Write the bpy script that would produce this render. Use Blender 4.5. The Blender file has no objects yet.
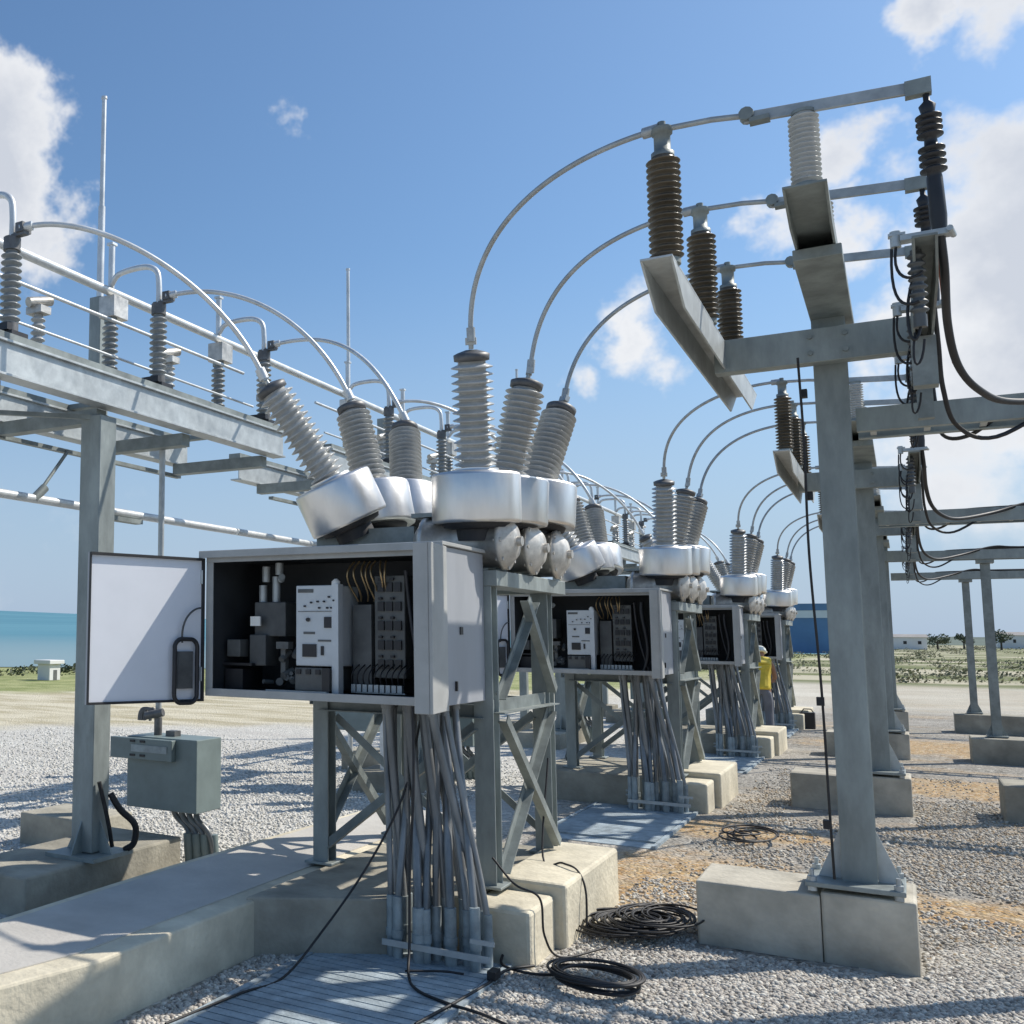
import bpy, math, random
from mathutils import Vector, Matrix, noise as mnoise
random.seed(7)
sc = bpy.context.scene
C = sc.collection
S = 5.65            # bay spacing along the yard
PI = math.pi
V = Vector

# ------------------------------------------------------------------ helpers
SPLIT={'relay','button','rung','switch','bolt','charging_rod','conduit_clamp','vent_slot','clamp','fitting','gusset','hanger_plate','heater','jaw','leg','linkage','operating_rod','side_latch','side_rail','strut','tie_bar','valve_fitting','wiring','hand','boot','eye','bracket','earth_lead','wiring_loom'}
class MB:
    """collects shapes into one mesh"""
    def __init__(s): s.v=[]; s.f=[]; s.sm=[]; s.pc=[]; s.n=0; s.lock=False
    def add(s, vs, fs, smooth=False):
        if not s.lock: s.n+=1
        s.pc+=[s.n]*len(fs)
        o=len(s.v); s.v+= [tuple(v) for v in vs]
        s.f+=[tuple(i+o for i in f) for f in fs]; s.sm+=[smooth]*len(fs)
        return s
    def box(s, x0,x1,y0,y1,z0,z1, M=None):
        vs=[V((x,y,z)) for z in (z0,z1) for y in (y0,y1) for x in (x0,x1)]
        if M: vs=[M@v for v in vs]
        return s.add(vs,[(0,2,3,1),(4,5,7,6),(0,1,5,4),(2,6,7,3),(0,4,6,2),(1,3,7,5)])
    def bar(s, a, b, w, h, up=(0,0,1)):
        """rectangular bar from a to b"""
        a=V(a); b=V(b); d=(b-a).normalized(); u=V(up)
        if abs(d.dot(u))>.98: u=V((0,1,0))
        r=d.cross(u).normalized(); u=r.cross(d).normalized()
        vs=[p+r*i*w/2+u*j*h/2 for p in (a,b) for i,j in ((-1,-1),(1,-1),(1,1),(-1,1))]
        return s.add(vs,[(3,2,1,0),(4,5,6,7),(0,1,5,4),(1,2,6,5),(2,3,7,6),(3,0,4,7)])
    def angle(s, a, b, w, t=.008, flip=1):
        """L section from a to b"""
        a=V(a); b=V(b); d=(b-a).normalized(); u=V((0,0,1))
        if abs(d.dot(u))>.98: u=V((0,1,0))
        r=d.cross(u).normalized()*flip; u=r.cross(d).normalized()
        if flip<0: u=-u
        pr=[(0,0),(w,0),(w,t),(t,t),(t,w),(0,w)]
        vs=[p+r*(i-w/2)+u*(j-w/2) for p in (a,b) for i,j in pr]
        n=6
        fs=[(i,(i+1)%n,(i+1)%n+n,i+n) for i in range(n)]+[(0,1,2,3,4,5)[::-1],(6,7,8,9,10,11)]
        return s.add(vs,fs)
    def lathe(s,*a,**k):
        s.n+=1; s.lock=True; s.lathe_(*a,**k); s.lock=False; return s
    def lathe_(s, a, b, prof, n=20, smooth=True):
        """prof: list of (t along axis in metres, radius)"""
        a=V(a); b=V(b); d=(b-a).normalized()
        u=V((1,0,0)) if abs(d.x)<.9 else V((0,1,0))
        r=d.cross(u).normalized(); u=r.cross(d)
        vs=[];fs=[]
        for t,R in prof:
            for k in range(n):
                an=2*PI*k/n; vs.append(a+d*t+(r*math.cos(an)+u*math.sin(an))*R)
        for i in range(len(prof)-1):
            for k in range(n):
                k2=(k+1)%n; fs.append((i*n+k,i*n+k2,(i+1)*n+k2,(i+1)*n+k))
        s.add(vs,fs,smooth)
        s.add(vs[:n],[tuple(range(n))[::-1]]); s.add(vs[-n:],[tuple(range(n))])
        return s
    def cyl(s, a, b, r, r2=None, n=16):
        L=(V(b)-V(a)).length
        return s.lathe(a,b,[(0,r),(L,r if r2 is None else r2)],n)
    def tube(s,*a,**k):
        s.n+=1; s.lock=True; s.tube_(*a,**k); s.lock=False; return s
    def tube_(s, pts, r, n=8):
        pts=[V(p) for p in pts]; up=V((0,0,1)); vs=[];fs=[]
        prev=None
        for i,p in enumerate(pts):
            d=(pts[min(i+1,len(pts)-1)]-pts[max(i-1,0)]).normalized()
            if prev is None:
                q=up if abs(d.z)<.9 else V((1,0,0)); rr=d.cross(q).normalized()
            else:
                rr=(prev-d*prev.dot(d)).normalized()
            prev=rr; uu=rr.cross(d)
            for k in range(n):
                an=2*PI*k/n; vs.append(p+(rr*math.cos(an)+uu*math.sin(an))*r)
        for i in range(len(pts)-1):
            for k in range(n):
                k2=(k+1)%n; fs.append((i*n+k,(i+1)*n+k,(i+1)*n+k2,i*n+k2))
        s.add(vs,fs,True); s.add(vs[:n],[tuple(range(n))]); s.add(vs[-n:],[tuple(range(n))[::-1]])
        return s
    def prism(s, poly, z0, z1):
        n=len(poly); vs=[(x,y,z0) for x,y in poly]+[(x,y,z1) for x,y in poly]
        fs=[tuple(range(n))[::-1],tuple(range(n,2*n))]+[(i,(i+1)%n,(i+1)%n+n,i+n) for i in range(n)]
        return s.add(vs,fs)
    def pieces(s):
        ids=sorted(set(s.pc)); bb={}
        for f,p in zip(s.f,s.pc):
            q=bb.setdefault(p,[[1e9]*3,[-1e9]*3])
            for i in f:
                for k in range(3): q[0][k]=min(q[0][k],s.v[i][k]); q[1][k]=max(q[1][k],s.v[i][k])
        par={i:i for i in ids}
        def fd(a):
            while par[a]!=a: a=par[a]
            return a
        for i in ids:
            for j in ids:
                if j<i and all(bb[i][0][k]-.006<=bb[j][1][k] and bb[j][0][k]-.006<=bb[i][1][k] for k in range(3)): par[fd(i)]=fd(j)
        g={}
        for f,p,m in zip(s.f,s.pc,s.sm): g.setdefault(fd(p),[]).append((f,m))
        return list(g.values())
    def build(s, name, mat, parent=None, bevel=0, seg=2):
        if name in SPLIT and s.n>1:
            gs=s.pieces()
            if len(gs)>1:
                out=[]
                for g in gs:
                    mb=MB(); idx={}
                    for f,m in g:
                        for i in f:
                            if i not in idx: idx[i]=len(mb.v); mb.v.append(s.v[i])
                        mb.f.append(tuple(idx[i] for i in f)); mb.sm.append(m)
                    mb.n=1; out.append(mb.build(name,mat,parent,bevel,seg))
                return out[0]
        me=bpy.data.meshes.new(name); me.from_pydata(s.v,[],s.f); me.update()
        me.polygons.foreach_set('use_smooth', s.sm)
        me.materials.append(mat)
        o=bpy.data.objects.new(name,me); C.objects.link(o)
        if parent: o.parent=parent
        if bevel:
            m=o.modifiers.new('bevel','BEVEL'); m.width=bevel; m.segments=seg; m.limit_method='ANGLE'; m.angle_limit=math.radians(50)
        return o

def tag(o, label=None, cat=None, group=None, kind=None):
    if label: o['label']=label
    if cat: o['category']=cat
    if group: o['group']=group
    if kind: o['kind']=kind
    return o
def empty(name, loc, label, cat, group=None):
    o=bpy.data.objects.new(name,None); C.objects.link(o); o.location=loc; o.empty_display_size=.2
    return tag(o,label,cat,group)
def copy_tree(o, parent=None):
    c=o.copy(); C.objects.link(c)
    if parent: c.parent=parent
    for ch in list(o.children): copy_tree(ch,c)
    return c
def bez(p0,p1,p2,p3,n=28):
    p0,p1,p2,p3=map(V,(p0,p1,p2,p3)); out=[]
    for i in range(n+1):
        t=i/n; u=1-t
        out.append(p0*u**3+p1*3*u*u*t+p2*3*u*t*t+p3*t**3)
    return out
def spline(pts, n=8):
    P=[V(p) for p in pts]; P=[P[0]*2-P[1]]+P+[P[-1]*2-P[-2]]; out=[]
    for i in range(1,len(P)-2):
        for k in range(n):
            t=k/n; a,b,c,d=P[i-1],P[i],P[i+1],P[i+2]
            out.append(.5*((2*b)+(c-a)*t+(2*a-5*b+4*c-d)*t*t+(-a+3*b-3*c+d)*t**3))
    out.append(P[-2]); return out

# ------------------------------------------------------------------ materials
def mat(name, col, rough=.5, metal=0., var=.15, scale=6., bump=0., bscale=40., spec=.5, streak=0., col2=None, vcol=None):
    m=bpy.data.materials.new(name); m.use_nodes=True; nt=m.node_tree; b=nt.nodes['Principled BSDF']
    b.inputs['Roughness'].default_value=rough; b.inputs['Metallic'].default_value=metal
    b.inputs['Specular IOR Level'].default_value=spec
    tc=nt.nodes.new('ShaderNodeTexCoord')
    nz=nt.nodes.new('ShaderNodeTexNoise'); nz.inputs['Scale'].default_value=scale; nz.inputs['Detail'].default_value=4; nz.inputs['Roughness'].default_value=.65
    src=tc.outputs['Object']
    if streak:
        mp=nt.nodes.new('ShaderNodeMapping'); mp.inputs['Scale'].default_value=(1,1,streak); nt.links.new(src,mp.inputs['Vector']); src=mp.outputs['Vector']
    nt.links.new(src,nz.inputs['Vector'])
    rp=nt.nodes.new('ShaderNodeValToRGB'); c=V(col)
    lo=c*(1-var); hi=V(col2) if col2 else c*(1+var)
    rp.color_ramp.elements[0].position=.3; rp.color_ramp.elements[1].position=.7
    rp.color_ramp.elements[0].color=(*lo,1); rp.color_ramp.elements[1].color=(*[min(1,x) for x in hi],1)
    nt.links.new(nz.outputs['Fac'],rp.inputs['Fac'])
    st=nt.nodes.new('ShaderNodeTexNoise'); st.inputs['Scale'].default_value=scale*.33; st.inputs['Detail'].default_value=3; st.inputs['Distortion'].default_value=.6
    nt.links.new(src,st.inputs['Vector'])
    sr=nt.nodes.new('ShaderNodeMapRange'); sr.inputs['From Min'].default_value=.38; sr.inputs['From Max'].default_value=.62; sr.inputs['To Min'].default_value=1-var*1.1; sr.inputs['To Max'].default_value=1.
    nt.links.new(st.outputs['Fac'],sr.inputs['Value'])
    mm=nt.nodes.new('ShaderNodeMix'); mm.data_type='RGBA'; mm.blend_type='MULTIPLY'; mm.inputs['Factor'].default_value=1.
    nt.links.new(rp.outputs['Color'],mm.inputs[6]); nt.links.new(sr.outputs['Result'],mm.inputs[7]); nt.links.new(mm.outputs[2],b.inputs['Base Color'])
    rr=nt.nodes.new('ShaderNodeMapRange'); rr.inputs['To Min'].default_value=max(.05,rough-.1); rr.inputs['To Max'].default_value=min(1,rough+.12)
    nt.links.new(nz.outputs['Fac'],rr.inputs['Value']); nt.links.new(rr.outputs['Result'],b.inputs['Roughness'])
    if bump:
        n2=nt.nodes.new('ShaderNodeTexNoise'); n2.inputs['Scale'].default_value=bscale; n2.inputs['Detail'].default_value=2
        nt.links.new(tc.outputs['Object'],n2.inputs['Vector'])
        bp=nt.nodes.new('ShaderNodeBump'); bp.inputs['Strength'].default_value=bump; bp.inputs['Distance'].default_value=.01
        nt.links.new(n2.outputs['Fac'],bp.inputs['Height']); nt.links.new(bp.outputs['Normal'],b.inputs['Normal'])
    return m
M={}
M['galv']=mat('galvanised_steel',(.30,.335,.325),.5,.25,.2,9,.1,30,streak=.35)
M['galv_d']=mat('dull_galvanised_steel',(.26,.29,.28),.55,.25,.22,9,.1,30)
M['galv_l']=mat('bright_galvanised_steel',(.50,.53,.53),.45,.4,.15,12)
M['alu']=mat('brushed_aluminium',(.80,.785,.76),.36,.9,.12,5,.12,18,streak=.2)
M['bell']=mat('cast_aluminium',(.62,.60,.56),.45,.6,.25,14,.2,20)
M['porc']=mat('grey_porcelain',(.46,.47,.46),.25,0,.12,12)
M['porcd']=mat('dark_grey_porcelain',(.27,.29,.295),.3,0,.15,12)
M['brown']=mat('brown_porcelain',(.105,.085,.058),.3,0,.25,14)
M['capm']=mat('bushing_cap_metal',(.15,.15,.15),.5,.4,.25,20)
M['cab']=mat('cabinet_grey_paint',(.37,.385,.41),.45,0,.08,5,streak=.3)
M['cabt']=mat('cabinet_light_trim',(.43,.435,.42),.45,0,.1,6)
M['white']=mat('white_door_paint',(.78,.80,.84),.5,0,.03,3)
M['gask']=mat('black_gasket',(.025,.025,.028),.6,0,.2,10)
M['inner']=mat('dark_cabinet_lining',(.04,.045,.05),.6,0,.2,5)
M['panel']=mat('control_panel_grey',(.62,.65,.66),.45,0,.06,8)
M['mid']=mat('mechanism_grey',(.11,.115,.115),.5,.2,.2,12)
M['rack']=mat('relay_rack_grey',(.13,.135,.13),.5,0,.2,12)
M['blk']=mat('black_plastic',(.022,.022,.025),.45,0,.2,12)
M['brass']=mat('brass_fittings',(.55,.40,.22),.35,.8,.2,12)
M['lamp']=mat('white_plastic',(.9,.88,.82),.4,0,.05,5)
M['cable']=mat('black_cable',(.02,.019,.02),.55,0,.3,20)
M['redcab']=mat('orange_cable',(.6,.12,.05),.5,0,.2,20)
M['cond']=mat('grey_conduit',(.30,.31,.31),.38,.3,.4,9,streak=.2)
M['condl']=mat('pale_conduit',(.33,.38,.39),.5,.1,.3,10)
M['wire']=mat('aluminium_conductor',(.42,.44,.44),.45,.4,.15,20)
M['wirel']=mat('bright_aluminium_conductor',(.66,.68,.68),.4,.4,.12,12)
M['ctl']=mat('green_grey_box_paint',(.20,.25,.245),.45,0,.12,6)
M['conc']=mat('concrete',(.68,.62,.48),.85,0,.2,3.5,.5,35,spec=.2)
M['conc3']=mat('footing_concrete',(.50,.465,.385),.85,0,.28,3,.5,35,spec=.2)
M['conc2']=mat('weathered_concrete',(.38,.355,.29),.85,0,.28,3,.5,35,spec=.2)
M['walk']=mat('walkway_concrete',(.55,.525,.48),.8,0,.14,2.2,.3,45,spec=.2)
M['trench']=mat('trench_cover',(.36,.42,.45),.8,0,.22,12,.5,60,spec=.2)
M['blue']=mat('blue_cladding',(.12,.23,.38),.6,0,.1,.6)
M['whb']=mat('white_render',(.72,.72,.70),.7,0,.08,.4)
M['roof']=mat('grey_roof',(.30,.28,.26),.7,0,.15,.4)
M['bark']=mat('tree_bark',(.10,.08,.06),.8,0,.2,3)
M['leaf']=mat('dusty_foliage',(.060,.080,.036),.7,0,.35,1.2)
M['scrub']=mat('dry_scrub_foliage',(.27,.265,.16),.8,0,.35,.6)
M['scrubd']=mat('hazy_foliage',(.13,.16,.10),.8,0,.3,1.)
M['vest']=mat('yellow_vest_cloth',(.72,.55,.06),.7,0,.15,8)
M['skin']=mat('skin',(.30,.17,.11),.6,0,.08,8)
M['hat']=mat('white_helmet',(.80,.82,.72),.35,0,.05,8)
M['jean']=mat('grey_trousers',(.16,.17,.2),.8,0,.15,8)
M['boot']=mat('dark_boots',(.04,.03,.025),.6,0,.2,8)

# ground: one sheet, colour zones by position, gravel cells
def ground_mat():
    m=bpy.data.materials.new('yard_ground'); m.use_nodes=True; nt=m.node_tree; N=nt.nodes; L=nt.links; b=N['Principled BSDF']
    b.inputs['Roughness'].default_value=.92; b.inputs['Specular IOR Level'].default_value=.15
    g=N.new('ShaderNodeNewGeometry'); sep=N.new('ShaderNodeSeparateXYZ'); L.new(g.outputs['Position'],sep.inputs[0])
    def vor(scale):
        v=N.new('ShaderNodeTexVoronoi'); v.inputs['Scale'].default_value=scale; L.new(g.outputs['Position'],v.inputs['Vector']); return v
    def noi(scale,det=5,off=None):
        n=N.new('ShaderNodeTexNoise'); n.inputs['Scale'].default_value=scale; n.inputs['Detail'].default_value=det; n.inputs['Roughness'].default_value=.62
        if off:
            mp=N.new('ShaderNodeMapping'); mp.inputs['Location'].default_value=off[0]; mp.inputs['Scale'].default_value=off[1]; L.new(g.outputs['Position'],mp.inputs[0]); L.new(mp.outputs[0],n.inputs['Vector'])
        else: L.new(g.outputs['Position'],n.inputs['Vector'])
        return n
    def mth(op,a,bv,cv=None):
        n=N.new('ShaderNodeMath'); n.operation=op
        for i,x in enumerate((a,bv,cv)):
            if x is None: continue
            if isinstance(x,(int,float)): n.inputs[i].default_value=x
            else: L.new(x,n.inputs[i])
        return n.outputs[0]
    def rng(x,a,bv):
        n=N.new('ShaderNodeMapRange'); n.interpolation_type='SMOOTHSTEP'; n.inputs['From Min'].default_value=a; n.inputs['From Max'].default_value=bv; L.new(x,n.inputs['Value']); return n.outputs['Result']
    def mix(f,a,bv):
        n=N.new('ShaderNodeMix'); n.data_type='RGBA'
        if isinstance(f,float): n.inputs['Factor'].default_value=f
        else: L.new(f,n.inputs['Factor'])
        for i,x in ((6,a),(7,bv)):
            if isinstance(x,tuple): n.inputs[i].default_value=(*x,1)
            else: L.new(x,n.inputs[i])
        return n.outputs[2]
    X,Y=sep.outputs[0],sep.outputs[1]
    v=vor(26.); v2=vor(9.)
    cr=N.new('ShaderNodeValToRGB'); L.new(v.outputs['Color'],cr.inputs['Fac'])
    e=cr.color_ramp.elements; e[0].color=(.08,.075,.065,1); e[1].color=(.62,.59,.52,1); e[0].position=.1; e[1].position=.95
    x=e.new(.55); x.color=(.31,.29,.25,1)
    big=noi(.55,6,((3,1,0),(1,1.6,1)))
    grey=mix(rng(v2.outputs['Distance'],.25,.7),cr.outputs['Color'],(.29,.272,.24))
    grey=mix(rng(big.outputs['Fac'],.45,.62),grey,mix(.5,grey,(.46,.43,.38)))
    # white stone on the left side of the yard
    cw=N.new('ShaderNodeValToRGB'); L.new(v.outputs['Color'],cw.inputs['Fac'])
    e=cw.color_ramp.elements; e[0].color=(.36,.35,.32,1); e[1].color=(.72,.70,.64,1)
    band=noi(.5,4,((0,0,0),(.35,1.8,1)))
    whs=mix(rng(band.outputs['Fac'],.52,.68),cw.outputs['Color'],(.50,.48,.44))
    dline=mth('MULTIPLY_ADD',Y,-.06,X)
    left=rng(dline,-3.1,-4.0)
    col=mix(left,grey,whs)
    # orange soil patches
    on=noi(.42,6,((5.3,2.2,0),(1,2.2,1)))
    om=mth('MULTIPLY',rng(on.outputs['Fac'],.50,.60),mth('SUBTRACT',1.,left))
    def near(cx,cy,rx,ry):
        a=mth('DIVIDE',mth('SUBTRACT',X,cx),rx); c=mth('DIVIDE',mth('SUBTRACT',Y,cy),ry)
        d=mth('ADD',mth('MULTIPLY',a,a),mth('MULTIPLY',c,c))
        d=mth('ADD',d,mth('MULTIPLY',mth('SUBTRACT',noi(2.3,5).outputs['Fac'],.5),2.6))
        return rng(d,1.25,.25)
    soil=near(-1.35,8.0,.85,1.15)
    for c in ((-.1,8.0,.9,.5),(.75,8.0,.7,.75),(-1.7,4.35,.35,.3),(-1.3,10.2,.8,.6),(.6,14.6,1.6,1.0),(.1,20,1.6,1.6)):
        soil=mth('MAXIMUM',soil,near(*c))
    soil=mth('MAXIMUM',soil,mth('MULTIPLY',mth('MULTIPLY',om,.45),rng(Y,8.5,11.)))
    oc=noi(7.,5); ocol=mix(rng(oc.outputs['Fac'],.35,.65),(.46,.25,.075),(.60,.42,.20))
    ocol=mix(rng(v.outputs['Distance'],.2,.5),ocol,mix(.5,ocol,cr.outputs['Color']))
    col=mix(mth('MULTIPLY',soil,.9),col,ocol)
    # near band of bright stone in front of the footing
    nb=rng(mth('MULTIPLY_ADD',noi(3.,4).outputs['Fac'],.8,mth('MULTIPLY_ADD',X,-.42,Y)),7.1,6.5)
    nb=mth('MULTIPLY',nb,rng(X,-3.2,-2.9))
    cn=N.new('ShaderNodeValToRGB'); L.new(v.outputs['Color'],cn.inputs['Fac'])
    e=cn.color_ramp.elements; e[0].color=(.2,.19,.17,1); e[1].color=(.68,.65,.58,1)
    col=mix(nb,col,cn.outputs['Color'])
    # beyond the yard: pale sand, dry grass, scrubland
    far=rng(mth('ADD',Y,mth('MULTIPLY',noi(.15).outputs['Fac'],8.)),38.,44.)
    pale=mix(rng(noi(.25,5).outputs['Fac'],.35,.65),(.50,.45,.35),(.62,.58,.48))
    col=mix(mth('MULTIPLY',rng(Y,26.,34.),.7),col,pale)
    scr=mix(rng(noi(.05,7,((0,0,0),(.5,1.6,1))).outputs['Fac'],.42,.56),(.50,.46,.34),(.16,.18,.08))
    col=mix(rng(Y,44.,50.),col,scr)
    # left shore: sand then grass
    nl=mth('MULTIPLY_ADD',noi(.3,5).outputs['Fac'],5.,mth('ADD',mth('MULTIPLY',X,-.74),mth('MULTIPLY',Y,.67)))  # distance to the left
    lm=rng(X,-6.,-9.)
    sand=mix(rng(noi(.9,6,((0,0,0),(.5,1.5,1))).outputs['Fac'],.4,.62),(.60,.55,.42),(.42,.37,.25))
    gr=mix(rng(noi(.8,6).outputs['Fac'],.4,.6),(.24,.27,.11),(.36,.37,.18))
    s1=mth('MULTIPLY',lm,rng(nl,20.,22.)); col=mix(s1,col,sand)
    s2=mth('MULTIPLY',lm,rng(nl,31.,33.)); col=mix(s2,col,gr)
    L.new(col,b.inputs['Base Color'])
    bp=N.new('ShaderNodeBump'); bp.inputs['Strength'].default_value=.8; bp.inputs['Distance'].default_value=.035; bp.invert=True
    vb=vor(47.); L.new(mth('ADD',mth('MULTIPLY',v.outputs['Distance'],.5),mth('ADD',mth('MULTIPLY',vb.outputs['Distance'],.4),mth('MULTIPLY',noi(18.,3).outputs['Fac'],.9))),bp.inputs['Height'])
    L.new(bp.outputs['Normal'],b.inputs['Normal'])
    return m
# ------------------------------------------------------------------ setting
g=MB()
g.add([(-900,-200,0),(900,-200,0),(900,1500,0),(-900,1500,0)],[(0,1,2,3)])
tag(g.build('ground',ground_mat()),kind='structure')

def sea_mat():
    m=bpy.data.materials.new('sea_water'); m.use_nodes=True; nt=m.node_tree; N=nt.nodes; L=nt.links; b=N['Principled BSDF']
    g=N.new('ShaderNodeNewGeometry'); n=N.new('ShaderNodeTexNoise'); n.inputs['Scale'].default_value=.02; n.inputs['Detail'].default_value=5
    mp=N.new('ShaderNodeMapping'); mp.inputs['Rotation'].default_value=(0,0,.8); mp.inputs['Scale'].default_value=(1,.12,1); L.new(g.outputs['Position'],mp.inputs[0]); L.new(mp.outputs[0],n.inputs['Vector'])
    r=N.new('ShaderNodeValToRGB'); r.color_ramp.elements[0].position=.35; r.color_ramp.elements[1].position=.65
    r.color_ramp.elements[0].color=(.07,.20,.26,1); r.color_ramp.elements[1].color=(.11,.26,.32,1)
    L.new(n.outputs['Fac'],r.inputs['Fac'])
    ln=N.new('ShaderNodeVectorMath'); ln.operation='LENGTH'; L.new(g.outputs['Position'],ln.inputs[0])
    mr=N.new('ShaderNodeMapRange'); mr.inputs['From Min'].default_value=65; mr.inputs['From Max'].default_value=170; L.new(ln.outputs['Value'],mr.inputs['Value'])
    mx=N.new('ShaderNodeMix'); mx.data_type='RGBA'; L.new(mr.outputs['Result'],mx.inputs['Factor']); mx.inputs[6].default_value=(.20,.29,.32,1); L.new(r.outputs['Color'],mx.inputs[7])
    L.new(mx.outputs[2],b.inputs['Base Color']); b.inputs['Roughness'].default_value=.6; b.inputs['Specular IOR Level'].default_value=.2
    return m
# the sea lies beyond the grassy shore on the left and reaches the horizon
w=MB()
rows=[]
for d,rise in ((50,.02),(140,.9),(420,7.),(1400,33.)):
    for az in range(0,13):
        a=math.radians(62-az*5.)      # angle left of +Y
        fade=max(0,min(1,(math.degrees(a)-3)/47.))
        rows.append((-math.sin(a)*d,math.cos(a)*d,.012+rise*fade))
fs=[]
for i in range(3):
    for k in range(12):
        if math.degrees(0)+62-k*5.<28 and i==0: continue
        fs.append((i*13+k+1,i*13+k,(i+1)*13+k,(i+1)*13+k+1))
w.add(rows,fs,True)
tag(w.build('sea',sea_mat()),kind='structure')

# low land on the skyline at the right
h=MB(); vs=[];fs=[]
n=70
for i in range(n+1):
    x=-140+i*8.; z=3.6+1.8*mnoise.noise((x*.02,3,0))+.9*mnoise.noise((x*.11,1,0))
    z*=min(1,(i)/6)
    vs+= [(x,560,-.1),(x,600+20*math.sin(i),max(.05,z)),(x,700,-.1)]
for i in range(n):
    a=i*3; fs+=[(a,a+3,a+4,a+1),(a+1,a+4,a+5,a+2)]
h.add(vs,fs,True); tag(h.build('hills',mat('dark_green_hills',(.11,.15,.12),.9,0,.3,.02)),kind='structure')  # plain dark green land colour, varied by noise

# raised concrete walkway
wk=MB()
wk.prism([(-3.12,2.0),(-3.0,3.08),(-2.9,3.548),(-2.885,4.76),(-2.93,5.30),(-2.93,7.9),(-3.64,7.9),(-3.68,6.6),(-3.72,5.16),(-3.70,3.78),(-3.66,2.0)],-.02,.28)
wko=tag(wk.build('walkway',M['conc'],bevel=.012),kind='structure')
tp=MB(); tp.prism([(-3.24,1.9),(-3.12,3.10),(-3.03,3.56),(-3.01,7.95),(-3.58,7.95),(-3.61,6.6),(-3.65,5.16),(-3.63,3.78),(-3.6,1.9)],.2805,.286)
tp.build('walking_surface',M['walk'],wko)

# gravel stones lying loose near the camera
import numpy as np
rs=np.random.RandomState(3)
def gravel(name,n,region,smin,smax,cols,keep):
    ico_v=np.array([(0,0,1),(.894,0,.447),(.276,.851,.447),(-.724,.526,.447),(-.724,-.526,.447),(.276,-.851,.447),(.724,.526,-.447),(-.276,.851,-.447),(-.894,0,-.447),(-.276,-.851,-.447),(.724,-.526,-.447),(0,0,-1)])
    ico_f=np.array([(0,1,2),(0,2,3),(0,3,4),(0,4,5),(0,5,1),(1,6,2),(2,7,3),(3,8,4),(4,9,5),(5,10,1),(6,7,2),(7,8,3),(8,9,4),(9,10,5),(10,6,1)])
    pts=[]
    while len(pts)<n:
        x=rs.uniform(region[0],region[1],n); y=rs.uniform(region[2],region[3],n)
        for a,b in zip(x,y):
            if keep(a,b): pts.append((a,b))
    pts=np.array(pts[:n]); s=rs.uniform(smin,smax,n)*rs.uniform(.6,1.2,n)
    ang=rs.uniform(0,2*PI,n); ca,sa=np.cos(ang),np.sin(ang)
    jit=1+rs.uniform(-.28,.28,(n,12,1))
    v=ico_v[None]*jit*np.stack([s,s*rs.uniform(.6,1,n),s*rs.uniform(.4,.75,n)],1)[:,None,:]
    x=v[:,:,0]*ca[:,None]-v[:,:,1]*sa[:,None]; y=v[:,:,0]*sa[:,None]+v[:,:,1]*ca[:,None]
    til=rs.uniform(-.5,.5,n); z=v[:,:,2]+x*til[:,None]
    v=np.stack([x+pts[:,0,None],y+pts[:,1,None],z+(s*.25)[:,None]],2).reshape(-1,3)
    f=(ico_f[None]+(np.arange(n)*12)[:,None,None]).reshape(-1,3)
    me=bpy.data.meshes.new(name); me.vertices.add(len(v)); me.vertices.foreach_set('co',v.ravel())
    me.loops.add(f.size); me.loops.foreach_set('vertex_index',f.ravel().astype(np.int32))
    me.polygons.add(len(f)); me.polygons.foreach_set('loop_start',np.arange(0,f.size,3,dtype=np.int32))
    me.update(calc_edges=True)
    m=bpy.data.materials.new(name); m.use_nodes=True; nt=m.node_tree; b=nt.nodes['Principled BSDF']; b.inputs['Roughness'].default_value=.9; b.inputs['Specular IOR Level'].default_value=.2
    gn=nt.nodes.new('ShaderNodeNewGeometry'); r=nt.nodes.new('ShaderNodeValToRGB'); nt.links.new(gn.outputs['Random Per Island'],r.inputs['Fac'])
    e=r.color_ramp.elements; e[0].color=(*cols[0],1); e[1].color=(*cols[-1],1)
    for i,c in enumerate(cols[1:-1]): q=e.new((i+1)/(len(cols)-1)); q.color=(*c,1)
    nt.links.new(r.outputs['Color'],b.inputs['Base Color']); me.materials.append(m)
    o=bpy.data.objects.new(name,me); C.objects.link(o); return tag(o,kind='stuff')
def keep(x,y):
    if x<-2.86: return False
    if -2.7<x<-1.78 and 3.0<y<5.35: return rs.rand()<.03
    if y>5.3 and x<-1.6 and x>-2.95: return False
    if -1.04<x<-.0 and 6.3<y<7.1: return False
    if x>y*.02+.35: return False
    lim=6.55+.4*x+.25*math.sin(x*3.1)+.35
    if y>lim: return rs.rand()<.16
    return True
go=gravel('gravel',46000,(-2.9,.6,3.6,7.9),.009,.0175,[(.22,.20,.18),(.58,.55,.49),(.38,.355,.32),(.72,.69,.61),(.31,.28,.25),(.52,.47,.40)],keep)
tag(go,'loose grey and white crushed stone around the foundations','gravel')
def keep2(x,y):
    if x<-1.55 or x>y*.045+.3: return False
    ym=(y-.75)%S
    if -1.06<x<.0 and 5.6<(y%S+ (S if y%S<1.5 else 0))<6.5: return False
    if 6.35<y<7.1 or 12.0<y<12.75: 
        if -1.06<x<.0: return False
    p=min(1,1.5-y*.085)*min(1,max(.05,(x+1.62)/.5))
    for cx,cy,rx,ry in ((-1.3,8.0,.9,1.1),(-.1,8.0,.9,.5),(.75,8.0,.7,.75),(-1.3,10.2,.8,.6),(.5,14.4,1.5,1.0)):
        d=((x-cx)/rx)**2+((y-cy)/ry)**2+.5*math.sin(x*9+y*4)
        if d<1.1: p*=.08+.12*max(0,d)
    return y>6.75+.3*x and rs.rand()<p
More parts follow.
